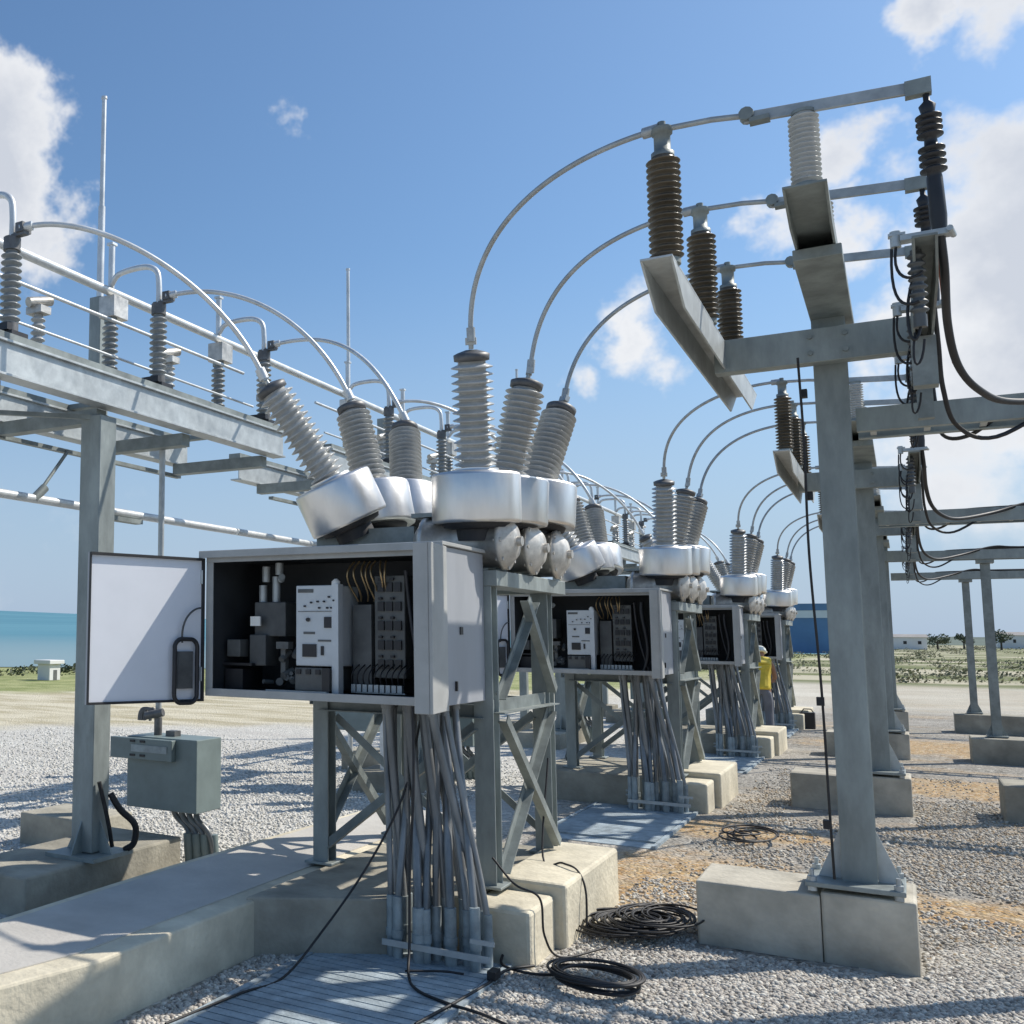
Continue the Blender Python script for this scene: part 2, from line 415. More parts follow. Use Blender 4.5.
g2=gravel('gravel',15000,(-1.6,1.1,6.6,15.5),.009,.018,[(.16,.14,.12),(.52,.49,.43),(.32,.29,.25),(.64,.61,.53),(.42,.31,.19),(.44,.40,.34)],keep2)
tag(g2,'scattered brownish grey stone between the two rows of posts','gravel')
def keep3(x,y):
    if -5.0<x<-4.3 and 4.6<y<6.25: return False
    if -5.95<x<-5.15 and 6.15<y<6.8: return False
    return rs.rand()<min(1,max(0,1.25-y*.085))*min(1,max(0,(x+.95*y+.9)/2.2))
g3=gravel('gravel',24000,(-12.5,-3.74,4.4,14.5),.010,.020,[(.36,.35,.32),(.66,.64,.58),(.50,.48,.44),(.76,.74,.68)],keep3)
tag(g3,'pale crushed stone around the left hand posts','gravel')

# ------------------------------------------------------------------ parts library
def shed_prof(L, rc, rs_, n, r0=None):
    """insulator profile with n sheds"""
    p=[(0,rc*1.05)]
    st=L/(n+.5)
    for i in range(n):
        t=st*(i+.35)
        p+=[(t,rc),(t+st*.18,rs_*.93),(t+st*.30,rs_),(t+st*.42,rs_*.95),(t+st*.75,rc*1.02)]
    p.append((L,rc)); return p
def insulator(mb,a,b,rc,rs_,n,seg=20):
    L=(V(b)-V(a)).length; mb.lathe(a,b,shed_prof(L,rc,rs_,n),seg); return mb
def lerp(a,b,t): return V(a)+(V(b)-V(a))*t

ORD=['nearest','second','third','farthest']

# ------------------------------------------------------------------ circuit breaker
def make_breaker():
    R=empty('circuit_breaker',(0,0,0),'','circuit breaker')
    # --- support frame
    lx=(-2.97,-1.96); ly=(5.745,6.84)
    for x in lx:
        for y in ly:
            m=MB(); w_=.10 if x<-2.5 else .11; zf=.30
            # H-section leg
            m.box(x-w_/2,x+w_/2,y-.055,y-.045,zf+.012,1.93); m.box(x-w_/2,x+w_/2,y+.045,y+.055,zf+.012,1.93); m.box(x-.006,x+.006,y-.045,y+.045,zf+.012,1.93)
            m.box(x-.09,x+.09,y-.09,y+.09,zf,zf+.014)
            m.build('leg',M['galv'],R,.002,1)
    def brace(a,b,w=.05,flip=1): MB().angle(a,b,w,.007,flip).build('brace',M['galv_d'],R)
    for y in ly:
        brace((lx[0]+.05,y-.07,.42),(lx[1]-.05,y-.07,1.16),.055); brace((lx[0]+.05,y+.075,1.16),(lx[1]-.05,y+.075,.42),.045,-1)
        brace((lx[0],y-.06,1.235),(lx[1],y-.06,1.235),.07)
    for x in lx:
        o=.065 if x>-2.5 else -.065
        brace((x+o,ly[0]+.05,.38),(x+o,ly[1]-.05,1.2),.055); brace((x+o+.012,ly[0]+.05,1.2),(x+o+.012,ly[1]-.05,.38),.05,-1)
        brace((x+o,ly[0],1.265),(x+o,ly[1],1.265),.075)
        brace((x+o,ly[0]+.05,1.32),(x+o,ly[1]-.35,1.88),.05); brace((x+o+.012,ly[0]+.5,1.88),(x+o+.012,ly[1]-.05,1.32),.05,-1)
    m=MB()
    for x in lx: m.box(x-.07,x+.09 if x>-2.5 else x+.07,5.69,7.1,1.932,2.02)
    for y in (5.73,6.3,7.02): m.box(lx[0]+.07,lx[1]-.07,y-.04,y+.04,1.935,2.017)
    m.build('top_frame',M['galv'],R,.003,1)
    # --- three horizontal tanks with end bells
    for y in (5.80,6.32,6.86):
        m=MB(); L=.60
        pr=[(0,.02),(.01,.09),(.05,.135),(.06,.16),(.085,.16),(.085,.145),(L-.085,.145),(L-.085,.16),(L-.06,.16),(L-.05,.135),(L-.01,.09),(L,.02)]
        m.lathe((-2.38,y,2.185),(-1.78,y,2.185),pr,24)
        m.cyl((-1.785,y,2.185),(-1.755,y,2.185),.028)
        for k in range(8):
            a=k*PI/4; m.cyl((-1.872,y+.148*math.cos(a),2.185+.148*math.sin(a)),(-1.83,y+.148*math.cos(a),2.185+.148*math.sin(a)),.012,n=6)
        m.build('interrupter_tank',M['bell'],R)
        m=MB(); m.box(-2.35,-1.99,y-.1,y+.1,2.02,2.06); m.box(-2.25,-2.05,y-.14,y+.14,2.06,2.12); m.build('tank_saddle',M['galv_d'],R)
    # --- current transformer housings and bushings
    B=[((-2.93,5.74,2.62),(-3.22,5.50,3.19)),((-2.92,6.32,2.66),(-3.07,6.34,3.21)),((-2.93,6.95,2.70),(-3.02,7.14,3.20)),
       ((-1.99,5.72,2.60),(-1.945,5.56,3.235)),((-1.99,6.30,2.64),(-1.865,6.34,3.225)),((-1.975,6.90,2.68),(-1.86,7.10,3.205))]
    for i,(a,b) in enumerate(B):
        a=V(a); b=V(b); d=(b-a).normalized()
        if i>=3: hd=(V((0,0,1))*.75+d*.25).normalized(); a0=a-V((0,0,.0))
        else: hd=(V((0,0,1))*.25+d*.75).normalized(); a0=a
        h=MB(); r=.248; p0=a0-hd*.31
        h.lathe(p0,a0,[(0,r-.02),(.004,r-.004),(.02,r),(.265,r),(.28,r-.006),(.287,r-.035),(.292,r-.12),(.31,.13)],40)
        ct=h.build('transformer_housing',M['alu'],R)
        h=MB(); h.lathe(p0-hd*.035,p0-hd*.001,[(0,.14),(.01,.18),(.034,.19)],28); h.cyl(p0-hd*.10,p0-hd*.035,.12); h.build('housing_base',M['gask'],ct)
        m=MB(); insulator(m,a+d*.0,b-d*.045,.076,.118,14,26)
        bu=m.build('bushing',M['porc'],R)
        m=MB(); m.lathe(b-d*.048,b+d*.02,[(0,.08),(.004,.097),(.040,.10),(.052,.075),(.066,.03)],24); m.build('cap',M['capm'],bu)
        m=MB(); m.cyl(b+d*.02,b+d*.10,.014,n=10); m.box(-.03,.03,-.018,.018,.045,.085,Matrix.Translation(b)@d.to_track_quat('Z','Y').to_matrix().to_4x4()); m.build('terminal',M['galv_l'],bu)
    # black gaps / supports between housings and cabinet
    m=MB(); m.box(-3.05,-1.92,5.72,6.95,2.30,2.345) if False else m.box(-3.05,-2.40,5.80,6.95,2.16,2.30); m.box(-2.40,-1.93,5.76,6.95,2.346,2.37); m.build('deck_plate',M['galv_d'],R)
    # --- mechanism cabinet (hollow)
    x0,x1,y0,y1,z0,z1=-3.385,-1.945,5.07,5.685,1.30,2.11
    t=.02
    m=MB()
    m.box(x0,x0+t,y0,y1,z0,z1); m.box(x1-t,x1,y0,y1,z0,z1); m.box(x0+t,x1-t,y0,y1,z0,z0+t)
    m.box(x0+t,x1-t,y1-t,y1,z0+t,z1-t); m.box(x0+t,x1-t,y0,y1,z1-t,z1)
    cab=m.build('cabinet',M['cab'],R,.003,1)
    m=MB()  # front frame lip + drip roof
    m.box(x0-.002,x0+.045,y0-.012,y0-.001,z0+.04,z1-.045); m.box(x1-.05,x1+.002,y0-.012,y0-.001,z0+.04,z1-.045)
    m.box(x0-.002,x1+.002,y0-.013,y0-.001,z0-.004,z0+.04); m.box(x0-.002,x1+.002,y0-.013,y0-.001,z1-.045,z1+.002)
    m.box(x0-.03,x1+.02,y0-.05,y1+.01,z1+.003,z1+.022)
    m.box(x0-.03,x1+.02,y0-.052,y0-.046,z1-.02,z1+.02)
    m.build('front_frame',M['cabt'],cab,.002,1)
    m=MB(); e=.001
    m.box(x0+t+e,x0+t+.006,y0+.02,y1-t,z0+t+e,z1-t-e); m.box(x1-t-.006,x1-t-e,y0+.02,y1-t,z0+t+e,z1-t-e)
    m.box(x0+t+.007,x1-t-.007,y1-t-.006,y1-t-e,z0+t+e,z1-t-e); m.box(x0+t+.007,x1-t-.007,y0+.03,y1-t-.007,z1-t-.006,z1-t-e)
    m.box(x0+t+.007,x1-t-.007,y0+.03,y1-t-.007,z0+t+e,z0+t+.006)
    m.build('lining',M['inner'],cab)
    # handle patch / latch on the side
    m=MB(); m.box(x1+.001,x1+.012,5.22,5.235,1.37,1.42); m.box(x1+.001,x1+.006,5.30,5.34,1.66,1.70); m.build('side_latch',M['blk'],cab)
    # left door, wide open
    hx,hy=x0-.012,y0-.02; ex,ey=-3.672,4.35
    dd=V((ex-hx,ey-hy,0)); W=dd.length; dd.normalize(); nn=V((-dd.y,dd.x,0))  # nn points to +x/-y side (inner face)
    if nn.x<0: nn=-nn
    MM=Matrix(((dd.x,nn.x,0,hx),(dd.y,nn.y,0,hy),(0,0,1,0),(0,0,0,1)))
    m=MB(); m.box(0,W,-.03,-.012,z0-.035,z1-.02,MM)
    door=m.build('door',M['cab'],R)
    m=MB(); m.box(.012,W-.012,-.0115,-.006,z0-.022,z1-.035,MM); m.build('inner_panel',M['white'],door)
    m=MB()
    zt,zb=z1-.02,z0-.035
    m.box(0,W,-.0118,.012,zt-.014,zt,MM); m.box(0,W,-.0118,.012,zb,zb+.012,MM); m.box(0,.014,-.0118,.012,zb+.012,zt-.014,MM); m.box(W-.005,W,-.0118,.006,zb+.012,zt-.014,MM)
    m.build('gasket',M['gask'],door)
    # oblong black frame (filter / cable loop) inside the door, near hinge
    def loop(cx,cz,w_,h_,r,yy):
        out=[]
        for k in range(33):
            a=2*PI*k/32; c,s_=math.cos(a),math.sin(a)
            px=cx+(w_/2-r)*(1 if c>0 else -1)+r*c; pz=cz+(h_/2-r)*(1 if s_>0 else -1)+r*s_
            out.append(MM@V((px,yy,pz)))
        return out
    m=MB(); m.tube(loop(.14,1.44,.155,.36,.05,.03),.013,8); m.build('oblong_frame',M['blk'],door)
    m=MB(); m.box(.085,.185,.0,.02,1.34,1.55,MM); m.build('vent_plate',M['mid'],door)
    m=MB(); m.tube(bez(MM@V((.16,.02,1.60)),MM@V((.19,.04,1.74)),MM@V((.10,.04,1.80)),MM@V((.03,.02,1.80)),12),.006,6); m.build('stay_wire',M['mid'],door)
    # right door seen almost edge on
    hx2,hy2=x1+.012,y0-.015; d2=V((.035,-.30,0)); L2=d2.length; d2.normalize(); n2=V((-d2.y,d2.x,0))
    M2=Matrix(((d2.x,n2.x,0,hx2),(d2.y,n2.y,0,hy2),(0,0,1,0),(0,0,0,1)))
    m=MB(); m.box(0,L2,-.0,.016,z0-.02,z1-.005,M2); m.box(L2-.016,L2,-.075,-.001,z0-.02,z1-.005,M2)
    m.build('door',M['cabt'],R,.003,1)
    # --- inside the cabinet
    m=MB(); m.box(-2.84,-2.585,5.15,5.42,1.48,1.925); p=m.build('control_panel',M['panel'],cab,.004,1)
    m=MB()
    m.box(-2.66,-2.60,5.141,5.149,1.69,1.75); m.box(-2.795,-2.71,5.141,5.149,1.53,1.60); m.box(-2.68,-2.665,5.14,5.149,1.54,1.59)
    for x,z in ((-2.74,1.83),(-2.70,1.835),(-2.66,1.835),(-2.63,1.86),(-2.69,1.80),(-2.76,1.735),(-2.60,1.84),(-2.78,1.81),(-2.64,1.80),(-2.615,1.80)):
        m.cyl((x,5.149,z),(x,5.135,z),.0055 if x!=-2.76 else .011,n=10)
    m.build('button',M['blk'],cab)
    m=MB(); m.box(-2.825,-2.73,5.1455,5.149,1.885,1.905); m.box(-2.825,-2.60,5.1455,5.149,1.779,1.782); m.box(-2.79,-2.72,5.1455,5.149,1.655,1.668); m.box(-2.70,-2.62,5.1455,5.149,1.615,1.625); m.build('panel_legend',M['rack'],cab)
    m=MB()
    for q in range(9): m.box(-2.545+.034*q,-2.52+.034*q,5.24,5.27,1.345,1.385)
    m.box(-2.55,-2.235,5.25,5.275,1.338,1.344); m.build('terminal_strip',M['galv_l'],cab)
    m=MB()
    for q in range(10):
        x=-2.54+.034*q; m.tube(bez((x,5.25,1.385),(x,5.2,1.45),(x+.02,5.24,1.47),(x+.03,5.3,1.50),6),.004,5)
    m.build('wiring',M['blk'],cab)
    for z in (1.42,1.98):
        m=MB(); m.cyl((x0-.018,y0-.03,z-.04),(x0-.018,y0-.03,z+.04),.011,n=10); m.build('hinge',M['galv_l'],cab)
    m=MB(); m.box(-2.835,-2.62,5.13,5.40,1.345,1.47); m.build('terminal_module',M['rack'],cab,.003,1)
    m=MB()
    for x in (-2.81,-2.75,-2.69): m.box(x-.014,x+.014,5.12,5.129,1.435,1.462)
    m.box(-2.66,-2.615,5.115,5.128,1.345,1.47)
    m.build('switch',M['blk'],cab)
    m=MB(); m.box(-2.612,-2.572,5.14,5.20,1.325,1.93); m.build('panel_rail',M['panel'],cab)
    m=MB(); m.lathe((-2.60,5.17,1.90),(-2.60,5.17,1.96),[(0,.01),(.02,.024),(.045,.024),(.06,.008)],12); m.build('lamp',M['lamp'],cab)
    m=MB(); m.box(-3.19,-2.98,5.28,5.50,1.64,1.84); m.box(-3.20,-3.09,5.24,5.4,1.47,1.65); m.build('spring_mechanism',M['mid'],cab,.006,2)
    m=MB(); m.box(-3.185,-3.12,5.225,5.239,1.70,1.755); m.build('label_plate',M['lamp'],cab)
    m=MB()
    for x,zb,zt in ((-3.16,1.84,1.94),(-3.07,1.84,1.99),(-3.14,1.96,2.05),(-3.05,2.0,2.07)): m.cyl((x,5.33,zb),(x,5.33,zt),.024,n=12); 
    m.cyl((-3.02,5.30,1.97),(-3.0,5.27,1.985),.02,n=10)
    m.build('charging_rod',M['galv_l'],cab)
    m=MB(); m.box(-3.33,-3.24,5.2,5.3,1.52,1.62); m.build('socket_box',M['rack'],cab,.004,1)
    m=MB(); m.box(-3.34,-3.22,5.2,5.32,1.335,1.45); m.box(-3.36,-3.16,5.2,5.3,1.47,1.485); m.build('heater',M['blk'],cab)
    m=MB(); rr=random.Random(5)
    for k in range(9):
        x=rr.uniform(-3.14,-2.9); z=rr.uniform(1.38,1.55); m.cyl((x,5.25,z),(x+rr.uniform(-.03,.03),5.32,z+rr.uniform(-.02,.05)),rr.uniform(.01,.024),n=8)
    m.box(-3.02,-2.94,5.24,5.30,1.57,1.61); m.box(-3.0,-2.97,5.26,5.30,1.4,1.57)
    m.build('valve_fitting',M['brass'] if False else M['rack'],cab)
    m=MB()
    for k in range(7):
        x=-2.55+.032*k; m.tube(bez((x,5.3,2.06),(x+rr.uniform(-.05,.05),5.2,1.98),(x+rr.uniform(-.06,.06),5.3,1.92),(x+rr.uniform(-.03,.03),5.34,1.84),8),.006,5)
    m.build('wiring',M['brass'],cab)
    m=MB(); m.box(-2.55,-2.44,5.28,5.38,1.38,1.82); m.build('module',M['mid'],cab)
    m=MB(); m.box(-2.43,-2.25,5.30,5.45,1.42,1.98); m.build('relay_rack',M['rack'],cab,.004,1)
    m=MB()
    for k in range(5):
        z=1.47+k*.105
        for x in (-2.405,-2.355,-2.305): m.box(x,x+.036,5.285,5.299,z,z+.05)
        for x in (-2.40,-2.33): m.box(x,x+.02,5.28,5.299,z+.062,z+.075)
    m.build('relay',M['blk'],cab)
    m=MB(); m.tube(bez((-2.13,5.2,2.0),(-2.16,5.2,1.8),(-2.02,5.2,1.6),(-2.13,5.2,1.33),14),.02,8); m.tube(bez((-2.2,5.2,2.0),(-2.2,5.25,1.8),(-2.17,5.2,1.6),(-2.08,5.2,1.33),14),.012,8); m.build('wiring_loom',M['blk'],cab)
    m=MB(); m.box(-3.0,-2.62,5.09,5.12,1.325,1.345); m.build('threshold_strip',M['galv_l'],cab)
    # --- conduits from the ground into the cabinet floor
    rr=random.Random(11)
    tops=[(-2.27,5.25),(-2.20,5.42),(-2.16,5.22),(-2.12,5.45),(-2.09,5.28),(-2.03,5.40),(-2.02,5.22),(-2.24,5.50),(-1.985,5.47),(-2.30,5.38),(-2.07,5.52),(-2.17,5.33),(-1.975,5.30),(-2.13,5.53)]
    bots=[(-2.20,5.14),(-2.13,5.24),(-2.05,5.14),(-1.99,5.28),(-1.93,5.17),(-1.86,5.22),(-1.80,5.16),(-2.21,5.30),(-1.83,5.33),(-2.24,5.22),(-1.91,5.32),(-2.08,5.27),(-1.77,5.26),(-2.02,5.21)]
    tops=[(a-.055,b) for a,b in tops]; bots=[(a-.04,b) for a,b in bots]
    tops+=[(-2.37,5.3),(-2.20,5.20),(-2.10,5.35)]; bots+=[(-2.285,5.16),(-2.12,5.12),(-2.26,5.26)]
    tops.sort(); bots.sort(); bots[3],bots[6]=bots[6],bots[3]; bots[9],bots[12]=bots[12],bots[9]
    for i,(a,b) in enumerate(zip(tops,bots)):
        r=rr.choice((.019,.023,.026,.016)); m=MB(); k=rr.uniform(.35,.55)
        k*=.38; m.tube([(b[0],b[1],.0)]+bez((b[0],b[1],.22),(b[0],b[1],.22+k),(a[0],a[1],1.3-k),(a[0],a[1],1.305),12),r,10)
        m.cyl((a[0],a[1],1.262),(a[0],a[1],1.298),r+.008,n=10); m.cyl((a[0],a[1],1.235),(a[0],a[1],1.26),r+.004,n=8)
        c=m.build('conduit',M['cond'],R)
        m=MB(); m.cyl((b[0],b[1],.0),(b[0],b[1],.27+rr.uniform(0,.06)),r+.007,n=12); m.cyl((b[0],b[1],.12),(b[0],b[1],.16),r+.012,n=12); m.build('coupling',M['condl'],c)
    m=MB(); m.box(-2.30,-1.74,5.075,5.085,.09,.12); m.box(-2.36,-2.24,5.30,5.37,.16,.175); m.box(-2.36,-2.24,5.30,5.37,.12,.135); m.box(-1.84,-1.72,5.08,5.094,.17,.19); m.build('conduit_clamp',M['galv_l'],R)
    return R
brk=make_breaker()
blabels=['nearest open breaker cabinet on a galvanised frame with three aluminium housings above each side',
 'second breaker down the row, open cabinet just behind the nearest one',
 'third breaker down the row, dark open cabinet behind the second one',
 'farthest breaker in the row with the person in yellow beside it']
for k in range(4):
    o=brk if k==0 else copy_tree(brk)
    o.location=(0,k*S,0); tag(o,blabels[k],'circuit breaker','circuit breakers standing in a row')

# foundations of the breakers
for k in range(4):
    m=MB(); y=k*S
    if k==0:
        m.prism([(-2.925,4.765),(-2.28,5.17),(-2.28,5.44),(-1.97,5.44),(-1.97,5.80),(-1.975,7.0),(-2.925,7.0)],-.05,.297)
    else: m.box(-3.3,-1.97,5.44+y,7.0+y,-.05,.297)
    m.build
    f=m.build('concrete_foundation',M['conc2'],None,.012)
    tag(f,['low weathered concrete pad under the nearest breaker','concrete pad under the second breaker','concrete pad under the third breaker','concrete pad under the farthest breaker'][k],'foundation','concrete pads under the breakers')
    m=MB(); m.box(-1.966,-1.64,5.40+y,5.84+y,-.05,.275)
    f=m.build('concrete_block',M['conc'],None,.02)
    tag(f,'smaller cream concrete block at the front right of the %s breaker'%ORD[k],'concrete block','small blocks beside the breaker pads')
    m=MB(); m.box(-1.97,-1.58,5.845+y,7.06+y,-.05,.335)
    f=m.build('concrete_block',M['conc'],None,.02)
    tag(f,'larger cream concrete block at the right of the %s breaker, behind the small block'%ORD[k],'concrete block','large blocks beside the breaker pads')
    m=MB()
    for j in range(26):
        yy=5.34-j*.07
        if yy<3.3: break
        m.box(-2.62,-1.76,yy+y-.062,yy+y-.003,.004,.022)
    m.box(-2.629,-1.751,3.3+y,5.34+y,.0,.006)
    m.box(-2.66,-2.63,3.3+y,5.35+y,.0,.026); m.box(-1.75,-1.72,3.3+y,5.35+y,.0,.026)
    if k>0: pass
    f=m.build('trench_cover',M['trench'],None)
    tag(f,'blue grey slatted cable trench cover in front of the %s breaker'%ORD[k],'trench cover','trench covers before the breakers')

# ------------------------------------------------------------------ cable termination structures (right)
YI=(4.95,6.03,7.10)
def make_term():
    R=empty('termination_structure',(0,0,0),'','steel structure')
    px,py=-.262,6.6
    m=MB(); w=.08; d=.07
    m.box(px-w,px+w,py-d,py-d+.012,.37,3.50); m.box(px-w,px+w,py+d-.012,py+d,.37,3.50); m.box(px-.008,px+.008,py-d+.012,py+d-.012,.37,3.50)
    m.box(px-w,px-w+.01,py-d+.012,py+d-.012,.37,3.50)
    m.build('post',M['galv'],R,.002,1)
    m=MB(); m.box(px-.24,px+.20,py-.20,py+.22,.375,.40)
    pl=m.build('base_plate',M['galv'],R,.003,1)
    m=MB()
    for sx,x_ in ((1,px+w),(-1,px-w)):
        m.add([(x_,py-.005,.40),(x_+sx*.11,py-.005,.40),(x_,py-.005,.66),(x_,py+.005,.40),(x_+sx*.11,py+.005,.40),(x_,py+.005,.66)],[(0,1,2),(5,4,3),(0,3,4,1),(1,4,5,2),(2,5,3,0)])
    m.build('gusset',M['galv_l'],pl)
    for sx in (-.21,.17):
        for sy in (-.17,.18):
            m=MB(); m.cyl((px+sx,py+sy,.36),(px+sx,py+sy,.46),.011,n=8); m.cyl((px+sx,py+sy,.40),(px+sx,py+sy,.425),.024,n=6); m.cyl((px+sx,py+sy,.352),(px+sx,py+sy,.374),.024,n=6)
            m.build('anchor_bolt',M['galv_l'],pl)
    # crossbeam: channel, web to the camera
    m=MB(); x0,x1=-.82,.16
    m.box(x0,x1,6.40,6.41,3.15,3.335); m.box(x0,x1,6.411,6.50,3.325,3.335); m.box(x0,x1,6.411,6.50,3.15,3.16)
    m.box(x0,x0+.008,6.411,6.5,3.16,3.325)
    cb=m.build('crossbeam',M['galv'],R,.002,1)
    m=MB()
    for x in (-.345,-.18):
        for z in (3.20,3.29): m.cyl((x,6.401,z),(x,6.385,z),.014,n=6)
    m.build('bolt',M['galv_d'],cb)
    # left longitudinal channel with tapered ends
    def chan(xc,w,ya,yb,zb,zt,name,mt,tap=.35):
        m=MB()
        hw=w/2
        m.box(xc-hw,xc+hw,ya,yb,zt-.010,zt)
        for x in (xc-hw,xc+hw-.01):
            vs=[(x,ya,zt-.011),(x,ya+tap,zb),(x,yb-tap,zb),(x,yb,zt-.011),(x+.01,ya,zt-.011),(x+.01,ya+tap,zb),(x+.01,yb-tap,zb),(x+.01,yb,zt-.011)]
            m.add(vs,[(3,2,1,0),(4,5,6,7),(0,1,5,4),(1,2,6,5),(2,3,7,6),(3,0,4,7)])
        return m.build(name,mt,R,.001,1)
    chan(-.83,.135,4.80,7.95,3.17,3.335,'insulator_channel',M['galv_l'],.30)
    chan(-.25,.165,4.86,7.30,3.475,3.56,'insulator_channel',M['galv_d'],.3)
    m=MB(); m.box(-.345,-.145,5.45,6.9,3.42,3.474); m.build('saddle_plate',M['galv_d'],R,.003,1)
    chan(.15,.085,4.82,7.5,3.10,3.24,'insulator_channel',M['galv_d'],.2)
    for y in YI:
        # brown insulator on the left channel
        m=MB(); insulator(m,(-.81,y,3.36),(-.81,y,3.85),.048,.074,16,22); i1=m.build('insulator',M['brown'],R)
        m=MB(); m.cyl((-.81,y,3.337),(-.81,y,3.36),.06); m.lathe((-.81,y,3.85),(-.81,y,3.99),[(0,.05),(.02,.05),(.022,.036),(.11,.036),(.112,.046),(.14,.046)],16); m.cyl((-.81,y,3.99),(-.81,y,4.02),.018); m.box(-.85,-.77,y-.025,y+.025,3.962,3.978); m.build('fitting',M['galv_d'],i1)
        # grey insulator on the middle channel
        m=MB(); insulator(m,(-.245,y,3.585),(-.245,y,3.90),.040,.060,14,22); i2=m.build('insulator',M['porc'],R)
        m=MB(); m.cyl((-.245,y,3.562),(-.245,y,3.585),.05); m.cyl((-.245,y,3.90),(-.245,y,3.915),.045); m.build('fitting',M['galv_d'],i2)
        # bus bar across the tops
        m=MB(); m.bar((-.47,y,3.945),(.20,y,3.90),.018,.05); m.build('bus_bar',M['wire'],R,.002,1)
        m=MB(); m.cyl((-.46,y-.03,3.955),(-.46,y+.03,3.955),.03,n=10); m.box(-.45,-.37,y-.028,y+.028,3.912,3.932); m.box(.12,.21,y-.022,y+.022,3.865,3.93); m.build('clamp',M['galv_d'],R)
        m=MB(); m.tube([(-.81,y,3.985),(-.6,y,3.975),(-.46,y,3.955)],.014,8); m.build('bus_tube',M['wire'],R)
        # black cable termination hanging from the bar end
        m=MB(); prof=[(0,.012),(.05,.012),(.07,.03),(.10,.024)]
        for j in range(4): t_=.11+j*.026; prof+=[(t_,.022),(t_+.006,.046),(t_+.012,.046),(t_+.018,.022)]
        for j in range(4): t_=.245+j*.03; prof+=[(t_,.024),(t_+.008,.047),(t_+.014,.047),(t_+.02,.024)]
        prof+=[(.38,.028),(.54,.03),(.62,.024)]
        m.lathe((.19,y,3.885),(.205,y,3.265),prof,18); m.build('cable_termination',M['blk'],R)
        m=MB(); m.box(.07,.24,y-.03,y+.03,3.262,3.285); m.cyl((.235,y-.05,3.275),(.25,y+.05,3.275),.012,n=8); m.cyl((.055,y,3.245),(.055,y,3.31),.02,n=10); m.box(.03,.09,y-.02,y+.02,3.29,3.30); m.build('bracket',M['galv_l'],R)
        # surge arrester body under bracket with loose leads
        m=MB(); insulator(m,(.12,y,2.95),(.12,y,3.22),.020,.033,8,16); m.cyl((.12,y,2.90),(.12,y,2.95),.024,n=12); m.build('surge_arrester',M['mid'],R)
        m=MB(); m.tube(bez((.055,y,3.245),(.03,y-.02,3.1),(.10,y-.03,3.08),(.14,y-.03,3.12),10),.006,6); m.tube(bez((.04,y,3.24),(.02,y,3.0),(.07,y-.03,2.98),(.12,y-.03,3.0),10),.006,6); m.tube(bez((.12,y,2.9),(.09,y-.04,2.75),(.05,y,2.95),(.11,y,3.12),10),.006,6); m.tube(bez((.10,y,2.88),(.07,y-.02,2.7),(.12,y,2.72),(.13,y,2.85),8),.005,6)
        m.build('earth_lead',M['cable'],R)
    m=MB(); m.box(.10,.20,5.9,6.0,2.86,3.098); m.box(.12,.19,6.45,6.52,2.8,3.098); m.build('hanger_plate',M['galv_d'],R)
    return R
T=make_term()
tl=['nearest steel post with crossbeam carrying brown insulators and black cable terminations','second steel termination post, directly behind the nearest right hand post','third steel termination post down the right hand row','farthest steel termination post in the right hand row']
for k in range(4):
    o=T if k==0 else copy_tree(T)
    o.location=(0,k*S,0); tag(o,tl[k],'steel structure','cable termination posts in a row')
    m=MB(); y=k*S; m.box(-1.03,-.44,6.40+y,6.94+y,-.05,.335)
    f=m.build('concrete_footing',M['conc3'],None,.012)
    m2=MB(); m2.box(-.438,-.02,6.415+y,6.94+y,-.05,.352); m2.build('post_pad',M['conc3'],f,.015)
    tag(f,'weathered concrete footing under the %s termination post'%ORD[k],'footing','footings of the termination posts')

# power cables hanging from the terminations onto the trays
cl=['nearest','middle','rear']
for k in range(4):
    for j,y in enumerate(YI):
        if k>0 and j==1 and k>2: pass
        yy=y+k*S; ty=6.85+k*S
        m=MB()
        zt=2.95
        if j==0:
            m.tube(spline([(.205,yy,3.28),(.215,yy+.1,3.15),(.225,yy+.4,3.0),(.26,yy+.6,2.86),(.34,yy+.8,2.78),(.47,yy+1.1,2.77),(.75,ty-.3,2.86),(1.1,ty-.06,zt+.02),(1.5,ty-.06,zt),(3.2,ty-.06,zt)],7),.016,8)
        elif j==1:
            m.tube(spline([(.205,yy,3.28),(.215,yy+.1,3.1),(.225,yy+.2,2.9),(.28,yy+.4,2.74),(.45,yy+.6,2.70),(.8,ty-.05,2.90),(1.2,ty,zt+.01),(3.2,ty,zt)],7),.011,8)
        else:
            m.tube(spline([(.205,yy,3.28),(.215,yy,3.0),(.24,yy-.05,2.80),(.36,yy-.1,2.78),(.55,yy-.18,2.90),(.8,ty+.06,zt),(3.2,ty+.06,zt)],7),.011,8)
        o=m.build('power_cable',M['cable']); tag(o,'thick black cable hanging from the %s termination of the %s right hand post'%(cl[j],ORD[k]),'power cable','power cables on the termination posts')
m=MB(); m.tube(spline([(.20,5.02,3.24),(.215,5.25,3.10),(.235,5.45,2.96),(.25,5.58,2.88)],6),.010,8)
tag(m.build('orange_cable',M['redcab']),'short orange lead beside the black power cable on the nearest right post','cable')
# thin black cable hanging down beside the nearest post
m=MB(); m.tube(spline([(-.40,6.3,3.16),(-.395,6.35,2.7),(-.40,6.36,2.1),(-.38,6.4,1.4),(-.375,6.42,.8),(-.37,6.43,.42)],8),.007,6)
for z in (2.98,2.42,1.33,.70): m.box(-.405,-.370,6.375,6.42,z-.022,z+.022)
tag(m.build('ground_wire',M['cable']),'thin black cable with clips running down the nearest right hand post','cable')

